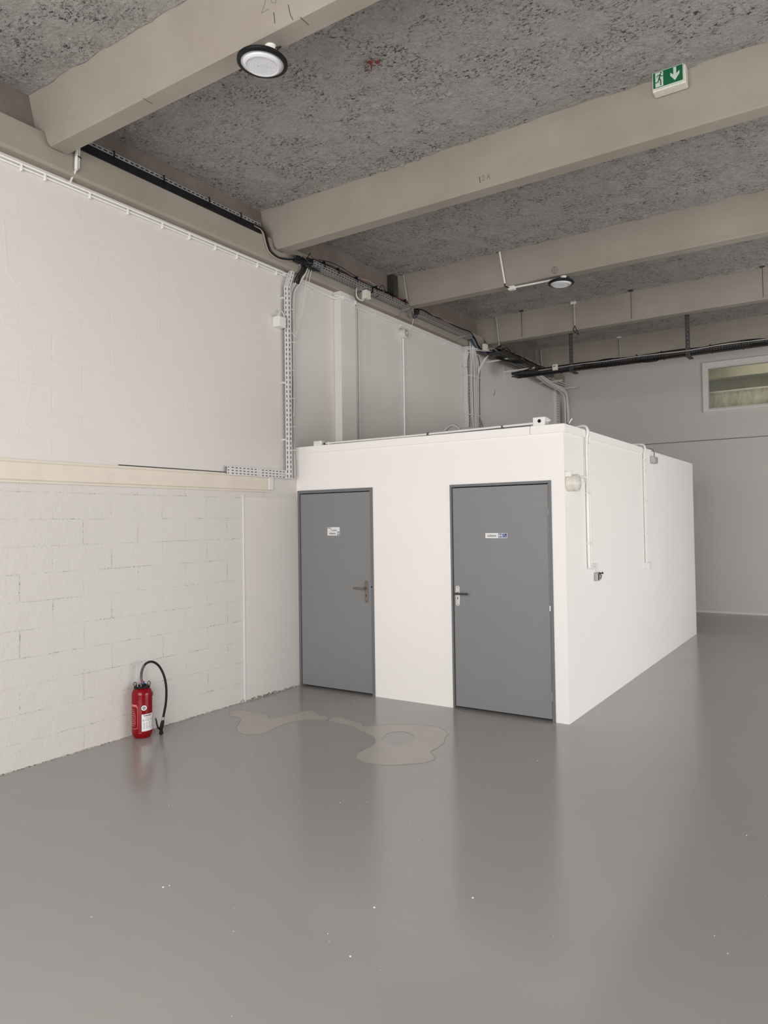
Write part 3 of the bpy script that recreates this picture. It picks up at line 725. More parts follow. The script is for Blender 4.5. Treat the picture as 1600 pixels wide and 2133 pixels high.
for pl, r in (([(3.978, 4.903), (3.970, 4.872)], .0058), ([(3.978, 4.900), (3.962, 4.900), (3.954, 4.888)], .0030), ([(3.981, 4.898), (3.988, 4.887), (3.998, 4.888)], .0030),
              ([(3.971, 4.874), (3.980, 4.862), (3.981, 4.845), (3.981, 4.824)], .0042), ([(3.969, 4.872), (3.962, 4.853), (3.945, 4.850)], .0042)):
    b.tube([(x, y3, z) for x, z in pl], r, 8)
b.build('running_man', 'safety_green', es_)
MB().tube([(4.02, ey-.02, 4.925), (4.0, ey-.02, 4.945)], .006, 6).build('cable', 'black_plastic', es_)

# ------------------------------------------------------------------ services along the left wall
def run(name, label, pts, r, mat, clips=(), cat='conduit', n=8, sm=0, parts=None, clipmat='white_plastic', org=None):
    t_ = thing(name, label, cat, org or pts[0])
    MB().tube(pts, r, n, sm).build('pipe', mat, t_, smooth=True)
    for c in clips: MB().box(c[0]-c[3], c[0]+c[3], c[1]-c[4], c[1]+c[4], c[2]-c[5], c[2]+c[5]).build('clip', clipmat, t_, bevel=.002)
    return t_
# twin conduits at the top of the wall
t_ = thing('conduit', 'pair of white conduits clipped along the top of the left wall', 'conduit', (.02, -2, 4.34))
MB().tube([(.018, -9, 4.366), (.018, -.26, 4.389)], .010, 8).build('pipe', 'white_plastic', t_, smooth=True)
MB().tube([(.018, -9, 4.339), (.018, .10, 4.362)], .008, 8).build('pipe', 'white_plastic', t_, smooth=True)
for y in (-3.45, -3.0, -2.82, -2.45, -2.1, -1.75, -1.45, -1.14, -.86, -.578, -.30):
    MB().box(0, .030, y-.006, y+.006, 4.330, 4.378).build('clip', 'white_plastic', t_, bevel=.003)
MB().tube([(.018, -.26, 4.389), (.03, -.16, 4.385), (.06, -.06, 4.43), (.13, .0, 4.56)], .0075, 8, 6).build('cable', 'cable_white', t_, smooth=True)
MB().tube([(.018, -.20, 4.375), (.03, -.08, 4.375), (.07, .0, 4.43), (.14, .04, 4.56)], .0060, 8, 6).build('cable', 'cable_white', t_, smooth=True)
t_ = thing('conduit', 'white conduits passing round the top of the wall column', 'conduit', (.1, .8, 4.34))
MB().tube([(.018, .10, 4.362), (.018, .62, 4.345), (.05, .67, 4.36), (.112, .72, 4.35), (.112, .99, 4.352), (.05, 1.02, 4.35), (.018, 1.05, 4.35)], .008, 8, 3).build('pipe', 'white_plastic', t_, smooth=True)
MB().tube([(.018, .30, 4.335), (.02, .60, 4.332), (.06, .66, 4.325), (.112, .71, 4.335), (.112, .99, 4.328), (.05, 1.02, 4.33), (.018, 1.06, 4.33)], .007, 8, 3).build('pipe', 'white_plastic', t_, smooth=True)
for y in (.73, .955): MB().box(.098, .125, y-.014, y+.014, 4.315, 4.365).build('clip', 'white_plastic', t_, bevel=.003)
run('conduit', 'white conduit clipped along the wall beyond the column', [(.015, 1.06, 4.335), (.015, 3.90, 4.350)], .010, 'white_plastic', [(.012, y, 4.343, .014, .012, .016) for y in (1.5, 2.1, 2.7, 3.3)])
run('conduit', 'thin white conduit down the wall just right of the column', [(.012, 1.155, 4.33), (.012, 1.155, 2.60), (.02, 1.17, 2.56)], .008, 'white_plastic', [(.010, 1.155, z, .012, .012, .008) for z in (4.0, 3.5, 3.0)])
# short vertical conduit stub on beam by nearest stem
t_ = thing('conduit', 'short white conduit stub with black tie on the edge beam under the nearest beam', 'conduit', (.115, -2.61, 4.45))
MB().tube([(.118, -2.625, 4.655), (.118, -2.632, 4.46)], .013, 10).build('pipe', 'white_plastic', t_, smooth=True)
MB().tube([(.112, -2.600, 4.645), (.112, -2.606, 4.48)], .007, 8).build('pipe', 'white_plastic', t_, smooth=True)
MB().tube([(.118, -2.640, 4.567), (.130, -2.622, 4.567), (.125, -2.60, 4.567), (.118, -2.59, 4.565)], .004, 6).build('cable_tie', 'black_plastic', t_)
MB().tube([(.118, -2.632, 4.46), (.06, -2.63, 4.41), (.02, -2.62, 4.385)], .008, 8, 4).build('cable', 'cable_white', t_, smooth=True)
# black tray on beam ledge
t_ = thing('cable_tray', 'black slotted cable tray along the edge beam between the two nearest beams', 'cable tray', (.1, -1.6, ZT))
MB().box(.085, .115, -2.70, -.62, ZT-.005, ZT+.060).build('side_wall', 'black_plastic', t_)
thick(slotted((.117, -2.70, ZT+.060), (0, 1, 0), (0, 0, 1), 2.08, .032, .05, .032, 1, .010).build('slotted_rim', 'galvanised', t_))
MB().tube([(.09, -2.7, ZT+.088), (.09, -1.7, ZT+.098), (.10, -.6, ZT+.09)], .011, 7, 4).build('cable', 'black_plastic', t_, smooth=True)
for y in (-2.30, -1.81, -1.30, -.90): MB().box(.08, .124, y-.005, y+.005, ZT+.03, ZT+.105).build('cable_tie', 'black_plastic', t_)
# dark cable bundle dropping under second beam
def bundle(label, paths, spread, name='cable_bundle', org=None):
    t_ = thing(name, label, 'cables', org or paths[0][0][0])
    for pts, r, mat in paths: MB().tube(pts, r, 7, 5).build('cable', mat, t_, smooth=True)
    return t_
random.seed(21)
paths = []
for i in range(9):
    dx, dz = random.uniform(-.015, .02), random.uniform(-.018, .018)
    paths.append(([(.12+dx*.4, -.72, ZT+.05+dz), (.125+dx, -.60, ZT+.03+dz), (.125+dx, -.545+dz, 4.56), (.125+dx, -.50+dz, 4.495+dz*.6), (.13+dx, -.40, 4.462+dz*.6), (.14+dx, -.27, 4.478+dz), (.15+dx, -.08+dz, 4.535+dz)], random.choice((.006, .008, .0075)),
                  ['black_plastic', 'cable_blue', 'black_plastic', 'cable_grey', 'black_plastic', 'cable_blue', 'black_plastic', 'black_plastic', 'cable_tan'][i]))
bundle('dark cable bundle looping under the beam with the exit sign', paths, 0)
random.seed(22); paths = []
for i in range(26):
    a = random.uniform(-.05, .05); c = random.uniform(-.035, .035); e = random.uniform(-.09, .10)
    paths.append(([(.17+a, -.12+e, 4.53+c), (.19+a*.5, -.03+e*.5, 4.515+c), (.17+a, .06+e, 4.53+c*1.2), (.18-a, .16+e*.5, 4.50+c)], random.choice((.006, .008, .010)), random.choice(('black_plastic', 'black_plastic', 'black_plastic', 'cable_blue', 'dark_metal'))))
for i in range(7):
    e = random.uniform(-.04, .04); paths.append(([(.15, .02+e, 4.52), (.13, .0+e, 4.44), (.10, -.03+e, 4.38), (.075, -.05+e, 4.30)], .006, 'black_plastic'))
paths.append(([(.2, -.02, 4.55), (.22, .0, 4.60), (.21, .03, 4.62)], .005, 'black_plastic'))
bundle('tangled knot of black cables where the trays meet under the second beam', paths, 0)

# slotted vertical tray on the left wall
t_ = thing('cable_tray', 'white slotted vertical cable tray running down the left wall', 'cable tray', (.06, -.18, 2.2))
b = slotted((.035, -.200, 2.20), (0, 0, 1), (1, 0, 0), 2.03, .045, .05, .030, 1, .012)
slotted((.080, -.200, 2.20), (0, 0, 1), (0, 1, 0), 2.03, .050, .05, .030, 1, .014, b)
slotted((.080, -.200, 4.23), (0, .36, .93), (0, 1, 0), .20, .050, .05, .030, 1, .014, b)
slotted((.035, -.200, 4.23), (0, .36, .93), (1, 0, 0), .20, .045, .05, .030, 1, .012, b)
thick(b.build('slotted_channel', 'white_tray', t_), .002)
MB().box(.041, .074, -.193, -.157, 2.205, 4.22).build('slot_shade', 'galvanised_dark', t_)  # dark core standing in for the shade inside the channel
for z in (2.6, 3.2, 4.1): MB().box(0, .036, -.225, -.19, z, z+.02).build('bracket', 'white_tray', t_)
# horizontal wide slotted tray at its foot
t_ = thing('cable_tray', 'short wide white slotted cable tray lying above the cream channel', 'cable tray', (.03, -.58, 2.2))
b = slotted((.034, -1.035, 2.208), (0, 1, -.008), (0, 0, 1), .93, .082, .052, .028, 3, .008)
thick(b.build('slotted_plate', 'white_tray', t_), .002)
MB().box(.020, .026, -1.03, -.11, 2.210, 2.283).build('slot_shade', 'galvanised_dark', t_)  # dark strip painting the shade behind the plate's slots
MB().box(.004, .034, -1.035, -.105, 2.284, 2.289).build('edge_flange', 'white_tray', t_)
MB().box(.004, .034, -1.035, -.105, 2.203, 2.208).build('edge_flange', 'white_tray', t_)
for y in (-1.0, -.60, -.2): MB().box(0, .033, y, y+.02, 2.21, 2.28).build('bracket', 'white_tray', t_)
# white cables beside the vertical tray
random.seed(31); paths = []
for i in range(7):
    o_ = i*.014; w1 = random.uniform(-.006, .006); w2 = random.uniform(-.006, .006); x_ = .045+.012*(i % 2)
    zb = (2.23, 2.20, 2.24, 2.21, 2.5, 2.9, 3.3)[i]
    paths.append(([(.14, .03+o_*.5, 4.50), (.11, -.01+o_*.8, 4.42), (x_+.02, -.07+o_, 4.31), (x_, -.135+o_, 4.18), (x_, -.142+o_*.9+w1, 3.9), (x_, -.140+o_*.8+w2, 3.4), (x_, -.142+o_*.7+w1, 2.9), (x_, -.142+o_*.6+w2, zb)], (.0055, .0045, .006, .0045, .004, .005, .0045)[i], 'cable_white' if i != 3 else 'cable_grey'))
paths.append(([(.15, .09, 4.50), (.12, .06, 4.36), (.09, .05, 4.15), (.07, .0, 3.9), (.06, -.05, 3.72)], .003, 'cable_white'))
paths.append(([(.15, .12, 4.50), (.12, .09, 4.30), (.09, .04, 4.05), (.075, -.02, 3.85), (.06, -.09, 3.66), (.06, -.10, 3.3)], .003, 'cable_white'))
paths.append(([(.05, -.135, 3.78), (.08, -.09, 3.72), (.08, -.03, 3.71)], .0045, 'cable_white'))
paths.append(([(.055, -.10, 2.45), (.06, -.085, 2.30), (.05, -.11, 2.20), (.045, -.25, 2.24), (.045, -.33, 2.235)], .004, 'cable_white'))
cb_ = bundle('bundle of thin white cables hanging beside the vertical slotted tray', paths, 0)
for z in (2.5, 2.75, 3.05, 3.35, 3.65, 4.0): MB().box(.03, .072, -.155, -.075, z, z+.008).build('cable_tie', 'white_plastic', cb_)
t_ = thing('junction_box', 'white junction box on the left wall beside the vertical slotted tray', 'junction box', (.05, -.3, 3.79))
MB().box(0, .09, -.345, -.235, 3.775, 3.885).build('housing', 'white_plastic', t_, bevel=.006)
MB().box(.09, .094, -.338, -.242, 3.782, 3.878).build('cover', 'white_plastic', t_, bevel=.002)
MB().tube([(.045, -.29, 3.885), (.045, -.285, 3.94), (.05, -.25, 3.95), (.055, -.22, 3.90)], .006, 8, 5).build('cable', 'cable_white', t_, smooth=True)

# silver perforated trays on brackets along the edge beam
def ptray(label, x0, x1, y0, y1, z, h, mat='galvanised', tilt=0):
    t_ = thing('cable_tray', label, 'cable tray', ((x0+x1)/2, (y0+y1)/2, z)); L = y1-y0
    b = slotted((x1, y0, z), (0, 1, tilt), (0, 0, 1), L, h, .048, .034, 2, h*.22)
    slotted((x0, y0, z), (0, 1, tilt), (1, 0, 0), L, x1-x0, .048, .030, 3, (x1-x0)*.14, b)
    thick(b.build('perforated_channel', mat, t_), .0015)
    MB().box(x0+.006, x1-.008, y0+.01, y1-.01, z+.008, z+h-.008).build('slot_shade', 'galvanised_dark', t_)  # dark filler that makes the perforations look shaded inside
    MB().tube([(x1, y0, z+h), (x1, y1, z+h+tilt*L)], .0022, 5).build('rolled_edge', mat, t_)
    MB().box(x0-.002, x0, y0, y1, z, z+h).build('side_wall', 'galvanised_dark', t_)
    return t_
def wbracket(y, z, reach, label, mat='galvanised', hgt=.10, x00=.1):
    t_ = thing('tray_bracket', label, 'bracket', (x00, y, z), 'wall brackets carrying the trays')
    MB().box(x00, x00+.006, y-.014, y+.014, z-hgt, z+.01).build('back_plate', mat, t_)
    MB().prism([(x00, z), (x00+reach, z), (x00+reach, z-.014), (x00, z-.035)], lambda u, v, d: (u, d, v), y-.010, y+.010).build('arm', mat, t_)
T1 = ptray('silver perforated cable tray on the edge beam between second and third beams, nearer piece', .125, .225, .06, 1.14, 4.500, .055)
T2 = ptray('silver perforated cable tray on the edge beam between second and third beams, farther piece', .125, .225, 1.18, 2.10, 4.495, .055)
T3 = ptray('silver perforated cable tray on the edge beam between third and fourth beams', .125, .225, 2.25, 3.78, 4.485, .055)
wbracket(.96, 4.500, .17, 'bracket under the silver tray left of the hanging junction box')
wbracket(1.95, 4.495, .15, 'bracket under the silver tray just before the third beam')
wbracket(3.55, 4.485, .15, 'bracket under the silver tray just before the fourth beam')
def traycables(label, y0, y1, z, n, seed, x0=.13, x1=.22, mats=('black_plastic', 'black_plastic', 'cable_red', 'cable_grey', 'black_plastic')):
    random.seed(seed); paths = []
    for i in range(n):
        xx = random.uniform(x0, x1); pts = []; y = y0
        while y < y1:
            pts.append((xx+random.uniform(-.015, .015), y, z+random.uniform(-.01, .03))); y += random.uniform(.2, .4)
        pts.append((xx, y1, z)); paths.append((pts, random.choice((.005, .007, .009)), random.choice(mats)))
    return bundle(label, paths, 0)
c1 = traycables('dark cables lying in the silver tray between second and third beams', .05, 2.12, 4.565, 10, 41)
traycables('dark cables lying in the silver tray between third and fourth beams', 2.2, 3.85, 4.545, 9, 42)
random.seed(9)
for y in (.25, .5, .85, 1.25, 1.6, 1.9): MB().box(.12, .232, y-.004, y+.004, 4.53, 4.60).build('cable_tie', 'black_plastic', c1)
# loops over the tray
bundle('thin looped cable arching above the silver tray', [([(.2, .18, 4.60), (.18, .5, 4.65), (.2, .95, 4.60)], .004, 'black_plastic'), ([(.2, .9, 4.60), (.19, 1.15, 4.63), (.2, 1.45, 4.58)], .004, 'cable_tan'), ([(.2, 1.32, 4.56), (.2, 1.38, 4.64), (.2, 1.45, 4.64), (.2, 1.46, 4.57), (.21, 1.38, 4.53), (.22, 1.24, 4.46)], .004, 'black_plastic')], 0)
t_ = thing('junction_box', 'cream junction box hanging below the silver tray near the column', 'junction box', (.25, 1.0, 4.37))
MB().box(.21, .27, .96, 1.06, 4.375, 4.47).build('housing', 'cream_plastic', t_, bevel=.005)
for k in range(3): MB().tube([(.23, 1.02-.02*k, 4.375+.02*k), (.22, .97-.02*k, 4.34), (.19, .90-.01*k, 4.38), (.18, .90, 4.48), (.19, .93, 4.52)], .005, 7, 5).build('cable', 'cable_white' if k else 'cable_grey', t_, smooth=True)
# cables at third beam end
bundle('grey and tan cables dropping round the end of the third beam', [([(.19, 2.02+.012*k, 4.54), (.20, 2.10+.01*k, 4.53), (.19, 2.14, 4.47-.008*k), (.17, 2.20, 4.43), (.16, 2.30, 4.49)], .006, mm) for k, mm in enumerate(('cable_grey', 'cable_tan', 'black_plastic', 'cable_grey', 'black_plastic'))]+[([(.16, 2.20, 4.44), (.13, 2.21, 4.36), (.11, 2.19, 4.30), (.04, 2.18, 4.255)], .003, 'cable_white')], 0)
run('conduit', 'grey conduit drop on the end of the third beam', [(.20, ST[5]-.012, ZC-.02), (.22, ST[5]+.04, ZS+.06)], .010, 'pvc_grey')
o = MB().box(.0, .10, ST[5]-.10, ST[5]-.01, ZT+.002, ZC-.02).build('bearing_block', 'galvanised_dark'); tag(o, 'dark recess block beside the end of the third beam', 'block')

# round wall lamps
def bulkhead(c, ax, r, d, label, extra=False):
    t_ = thing('bulkhead_lamp', label, 'lamp', c, 'round emergency lamps'); ax = Vector(ax)
    MB().lathe([(r, 0), (r, d*.75), (r*.96, d*.80)], c, ax, 32).build('housing', 'cream_plastic', t_, smooth=True)
    MB().lathe([(r*1.02, d*.72), (r*1.02, d*.92), (r*.95, d), (r*.80, d), (r*.80, d*.8)], c, ax, 32).build('rim', 'cream_plastic', t_, smooth=True)
    MB().lathe([(r*.80, d*.80), (r*.78, d*.96), (r*.5, d*1.06), (0, d*1.10)], c, ax, 32).build('diffuser', 'lens_ring' if extra else 'lens_white', t_, smooth=True)
    MB().lathe([(r*.30, d*1.0), (r*.30, d*1.12), (r*.22, d*1.14)], c, ax, 20).build('centre_boss', 'cream_plastic', t_, smooth=True)
    return t_
bulkhead((.002, 2.135, 4.235), (1, 0, 0), .062, .085, 'round cream emergency lamp on the far left wall', True)
run('conduit', 'white conduit running down from the round lamp on the left wall', [(.014, 2.16, 4.18), (.014, 2.165, 2.75)], .013, 'white_plastic', [(.010, 2.163, z, .014, .018, .008) for z in (3.75, 3.2)])
bulkhead((W0+.002, .095, 2.040), (1, 0, 0), .073, .092, 'round cream emergency lamp on the side of the toilet block')

# big white cable drop at the far tray
t_ = thing('cable_tray', 'white slotted vertical tray behind the far white cable drop', 'cable tray', (.08, 3.95, 2.6))
thick(slotted((.085, 3.91, 2.60), (0, 0, 1), (0, 1, 0), 1.92, .09, .05, .028, 2, .016).build('slotted_channel', 'white_tray', t_), .002)
MB().box(.06, .078, 3.92, 3.99, 2.62, 4.45).build('slot_shade', 'galvanised_dark', t_)  # dark backing in place of the shade behind these slots
MB().box(.0, .085, 3.905, 3.912, 2.60, 4.50).build('side_flange', 'white_tray', t_)
MB().box(.02, .085, 3.84, 3.86, 4.08, 4.10).build('bracket', 'white_tray', t_)
random.seed(51); paths = []
for i in range(15):
    yb = 3.87+.021*i; x_ = .10+.02*(i % 3); pts = [(.16+.01*(i % 2), 3.88+.008*i, 4.52), (.15, 3.92+.006*i, 4.43)]
    for z in (4.2, 3.9, 3.6, 3.3, 3.0, 2.56): pts.append((x_, yb+random.uniform(-.018, .018), z))
    paths.append((pts, random.choice((.006, .008, .0095, .007)), random.choice(('cable_white', 'cable_white', 'cable_white', 'cable_grey'))))
for i in range(6):
    pts = [(.30+.02*i, 4.30+.03*i, 4.36), (.24, 4.26, 4.30), (.18, 4.20-.008*i, 4.17), (.13, 4.16-.008*i, 4.0), (.11, 4.14-.01*i, 3.5), (.10, 4.15-.012*i, 3.0), (.10, 4.16-.01*i, 2.56)]
    paths.append((pts, .007, 'cable_white'))
cb_ = bundle('thick drop of painted white cables on the far left wall', paths, 0)
for z in (2.95, 3.35, 3.95, 4.3): MB().box(.06, .15, 3.86, 4.18, z, z+.010).build('cable_tie', 'white_plastic', cb_)
bundle('two thin stray cables arching off the far cable drop', [([(.10, 4.14, 3.28), (.09, 4.22, 3.33), (.08, 4.34, 3.28), (.07, 4.44, 3.12), (.07, 4.50, 2.95), (.07, 4.50, 2.6)], .005, 'cable_grey'), ([(.10, 4.14, 3.26), (.10, 4.2, 3.30), (.10, 4.30, 3.24), (.10, 4.42, 3.05), (.10, 4.44, 2.6)], .004, 'cable_grey')], 0)
# transition of trays after the fourth beam
random.seed(53); paths = []
for i in range(10):
    a = random.uniform(-.03, .03); paths.append(([(.17+a, 3.70, 4.54), (.19+a, 3.86, 4.50+a), (.20+a, 3.98+a, 4.40), (.22+a, 4.12, 4.36+a), (.28+a, 4.35, 4.40+a*.5)], random.choice((.006, .009)), random.choice(('black_plastic', 'black_plastic', 'cable_grey', 'cable_blue'))))
bundle('dark cables tumbling down from the silver tray beyond the fourth beam', paths, 0)
t_ = thing('cable_tray', 'white slotted crossbar holding the cables at the top of the far drop', 'cable tray', (.2, 4.0, 4.36))
thick(slotted((.12, 3.84, 4.335), (.35, .75, .05), (0, 0, 1), .62, .055, .042, .026, 2, .012).build('slotted_plate', 'white_tray', t_), .002)
thick(slotted((.13, 3.87, 4.29), (0, 0, 1), (0, 1, 0), .19, .07, .04, .024, 2, .014).build('slotted_plate', 'white_tray', t_), .002)
t_ = thing('junction_box', 'cream junction box on the far tray beyond the fourth beam', 'junction box', (.30, 4.05, 4.33))
MB().box(.285, .335, 3.99, 4.09, 4.335, 4.435).build('housing', 'cream_plastic', t_, bevel=.005)
MB().tube([(.31, 4.02, 4.435), (.31, 4.03, 4.48), (.31, 4.06, 4.48), (.31, 4.07, 4.435)], .004, 6, 4).build('cable', 'black_plastic', t_)
T4 = ptray('wide dark perforated tray along the far left wall toward the corner', .26, .50, 4.25, 6.45, 4.30, .06, 'dark_metal')
traycables('dark cables in the wide far tray toward the corner', 4.2, 6.5, 4.365, 16, 43, .27, .50)
wbracket(4.55, 4.295, .45, 'long bracket arm under the wide far tray beside the cable drop', 'white_paint', .18, .0)
wbracket(5.42, 4.295, .55, 'long bracket arm under the wide far tray nearest the corner', 'white_paint', .20, .0)
random.seed(77); paths = []
for i in range(22):
    y_ = random.uniform(4.15, 6.3); x = random.uniform(.24, .48); L_ = random.uniform(.25, .8); u_ = random.uniform(-.05, .09); v_ = random.uniform(-.06, .06)
    paths.append(([(x, y_, 4.37), (x+v_, y_+L_*.3, 4.37+u_), (x-v_, y_+L_*.7, 4.36+u_*.8), (x, y_+L_, 4.36)], random.choice((.005, .007, .009)), random.choice(('black_plastic', 'black_plastic', 'black_plastic', 'cable_grey', 'cable_red'))))
for i in range(7):
    a = random.uniform(-.04, .04); paths.append(([(.22+a, 4.15, 4.40+a), (.36+a, 4.45, 4.30-abs(a)), (.52, 4.75+a, 4.26+a), (.50, 5.2, 4.33)], .007, 'black_plastic'))
bundle('messy black cables spilling over the wide far tray near the corner', paths, 0)
random.seed(78); paths = []
for i in range(9):
    a = random.uniform(-.05, .05); paths.append(([(.42+a, 5.9+a, 4.35), (.50, 5.4+a, 4.28+a*.5), (.55+a, 5.0, 4.15), (.70, 4.85+a, 4.08), (1.0+a, 4.83, 4.07)], random.choice((.008, .010)), 'black_plastic'))
bundle('black cables dropping from the far wall tray into the hanging tray', paths, 0)
# hanging black tray parallel to the back wall
t_ = thing('cable_tray', 'long black hanging cable tray crossing in front of the back wall', 'cable tray', (2.5, 4.8, 4.02))
TX0, TX1 = .46, 8.0
b = slotted((TX0, 4.72, 4.030), (1, 0, 0), (0, 0, 1), TX1-TX0, .058, .036, .024, 2, .013)
slotted((TX0, 4.72, 4.030), (1, 0, 0), (0, 1, 0), TX1-TX0, .20, .036, .024, 4, .02, b)
thick(b.build('perforated_channel', 'galvanised_dark', t_), .0015)
MB().box(TX0, TX1, 4.918, 4.920, 4.03, 4.088).build('side_wall', 'galvanised_dark', t_)
random.seed(61); paths = []
for i in range(16):
    y_ = random.uniform(4.74, 4.91); pts = []; x = TX0-random.uniform(0, .05)
    while x < TX1: pts.append((x, y_+random.uniform(-.02, .02), 4.065+random.uniform(-.030, .045))); x += random.uniform(.3, .6)
    paths.append((pts, random.choice((.006, .009, .011)), random.choice(('black_plastic', 'black_plastic', 'black_plastic', 'dark_metal'))))
def along(z0, amp, y_, r, mat, x0=TX0, x1=TX1, sd=0):
    random.seed(sd); pts = []; x = x0
    while x < x1: pts.append((x, y_, z0+random.uniform(-amp, amp))); x += random.uniform(.35, .7)
    return (pts, r, mat)
paths.append(along(4.075, .010, 4.705, .004, 'cable_white', .9, 7.5, 1))
paths.append(along(4.020, .012, 4.72, .009, 'black_plastic', .55, 7.5, 2)); paths.append(along(4.015, .010, 4.75, .010, 'black_plastic', .55, 7.5, 3))
cb_ = bundle('black cables heaped in the long hanging tray', paths, 0)
for x in (.9, 1.2, 1.9, 2.4, 2.75, 3.4, 3.8): MB().box(x, x+.008, 4.71, 4.93, 4.02, 4.115).build('cable_tie', 'black_plastic', cb_)
run('conduit', 'pale conduit lying on top of the hanging black tray', [(.9, 4.86, 4.105), (1.6, 4.87, 4.11), (7.5, 4.87, 4.125)], .011, 'cable_tan', [])
bundle('thin cable sagging below the hanging black tray', [([(1.45, 4.74, 4.005), (1.75, 4.73, 3.995), (2.2, 4.73, 3.985), (2.7, 4.73, 3.99), (3.15, 4.73, 4.01)], .0025, 'cable_red'), ([(2.45, 4.73, 4.015), (2.52, 4.72, 3.985), (2.68, 4.72, 3.98), (2.75, 4.73, 4.01)], .005, 'black_plastic')], 0)
for x, lb in ((1.435, 'dark slotted hanger strap nearest the corner holding the black tray'), (3.12, 'dark slotted hanger strap above the left edge of the high window')):
    t_ = thing('tray_hanger', lb, 'hanger', (x, 4.71, 3.99), 'hangers of the black tray')
    b = slotted((x-.028, 4.705, 3.975), (0, 0, 1), (1, 0, 0), .59, .056, .06, .02, 1, .012)
    thick(b.build('strap', 'galvanised_dark', t_), .004)
    MB().box(x-.032, x-.026, 4.705, 4.73, 3.975, 4.565).build('flange', 'galvanised_dark', t_); MB().box(x-.03, x+.03, 4.64, 4.73, 4.555, 4.562).build('fixing_plate', 'dark_metal', t_)
    MB().box(x-.03, x+.03, 4.70, 4.93, 3.985, 4.0).build('foot', 'galvanised_dark', t_)
t_ = thing('junction_box', 'small square beige junction box on the hanging black tray', 'junction box', (1.18, 4.70, 4.05))
MB().box(1.14, 1.22, 4.675, 4.71, 4.035, 4.125).build('housing', 'cream_plastic', t_, bevel=.004)
MB().box(1.155, 1.19, 4.672, 4.676, 4.09, 4.10).build('label_print', 'ink', t_)
# conduits and rods on the fourth beam
f4 = lambda z: face_y(6, z)-.013
run('conduit', 'pale conduit on the fourth beam close to the left wall', [(.36, f4(4.92), 4.92), (.375, f4(4.5), 4.42)], .011, 'pvc_grey', [(.370, f4(4.55), 4.54, .018, .012, .006)], clipmat='black_plastic')
t_ = run('conduit', 'pale conduit on the fourth beam above the first hanger strap', [(1.62, f4(4.92), 4.92), (1.60, f4(4.58), 4.60)], .012, 'pvc_grey', [(1.61, f4(4.93), 4.92, .04, .014, .018)])
MB().tube([(1.60, f4(4.6), 4.60), (1.57, f4(4.6)+.03, 4.54), (1.59, 4.62, 4.51), (1.62, f4(4.6)+.02, 4.54), (1.602, f4(4.6), 4.59)], .005, 7, 5).build('cable', 'black_plastic', t_, smooth=True)
for x, lb in ((.81, 'thin rusty threaded rod on the fourth beam nearest the left wall'), (2.46, 'thin rusty threaded rod on the fourth beam, middle one'), (4.12, 'thin rusty threaded rod on the fourth beam at the right edge')):
    t_ = thing('threaded_rod', lb, 'rod', (x, 4.28, 4.52), 'threaded rods hanging from the deck')
    MB().tube([(x, 4.29, ZC), (x, 4.29, 4.53)], .004, 6).build('rod', 'dark_metal', t_); MB().box(x-.03, x+.03, 4.27, 4.31, ZC-.03, ZC-.012).build('anchor', 'galvanised_dark', t_, bevel=.003)
f5 = lambda z: face_y(7, z)-.012
run('conduit', 'pale conduit on the last beam close to the left wall', [(.125, f5(4.92), 4.92), (.125, f5(4.5), 4.40)], .010, 'pvc_grey')
run('conduit', 'short pale conduit on the last beam above the black tray', [(1.59, f5(4.92), 4.92), (1.60, f5(4.6), 4.50)], .010, 'pvc_grey', [(1.59, f5(4.93), 4.925, .035, .014, .015)])
# vertical tray and fat cables in the back-left corner
t_ = thing('cable_tray', 'white perforated vertical tray in the back left corner', 'cable tray', (.05, 7.85, 2.5))
thick(slotted((.055, 7.74, 2.5), (0, 0, 1), (0, 1, 0), 1.82, .20, .05, .026, 3, .026).build('slotted_channel', 'white_tray', t_), .002)
MB().box(.03, .048, 7.75, 7.93, 2.5, 4.30).build('slot_shade', 'galvanised_dark', t_)  # dark sheet imitating shade behind the perforations
MB().box(0, .055, 7.735, 7.741, 2.5, 4.32).build('side_flange', 'white_tray', t_)
MB().box(.0, .09, 7.58, 7.74, 3.55, 3.58).build('bracket', 'white_tray', t_)
paths = []
for i in range(4):
    z = 4.30-.035*(i//2); x = .22+.05*(i % 2)
    paths.append(([(x+.2, 5.5, z+.01), (x+.1, 6.2, z), (x, 6.9, z), (x-.02, 7.5, z-.01), (x-.04, 7.80, z-.05), (x-.06, 7.92, z-.16), (x-.07, 7.96+.02*i, z-.4), (x-.07, 7.96+.02*i, 3.3), (x-.07, 7.96+.02*i, 2.5)], .021, 'cable_white'))
bundle('fat white cables sweeping round into the back left corner', paths, 0)
t_ = thing('tray_bracket', 'white support rails fixed to the wall below the last beam', 'bracket', (.2, 7.2, 4.36), 'wall brackets carrying the trays')
for k in range(3): MB().tube([(.10+.07*k, 6.6, 4.36+.01*k), (.16+.07*k, 7.9, 4.37+.01*k)], .008, 6).build('rail', 'white_paint', t_)
MB().box(0, .45, 7.00, 7.03, 4.325, 4.350).build('arm', 'white_paint', t_); MB().box(0, .45, 7.85, 7.88, 4.33, 4.355).build('arm', 'white_paint', t_)

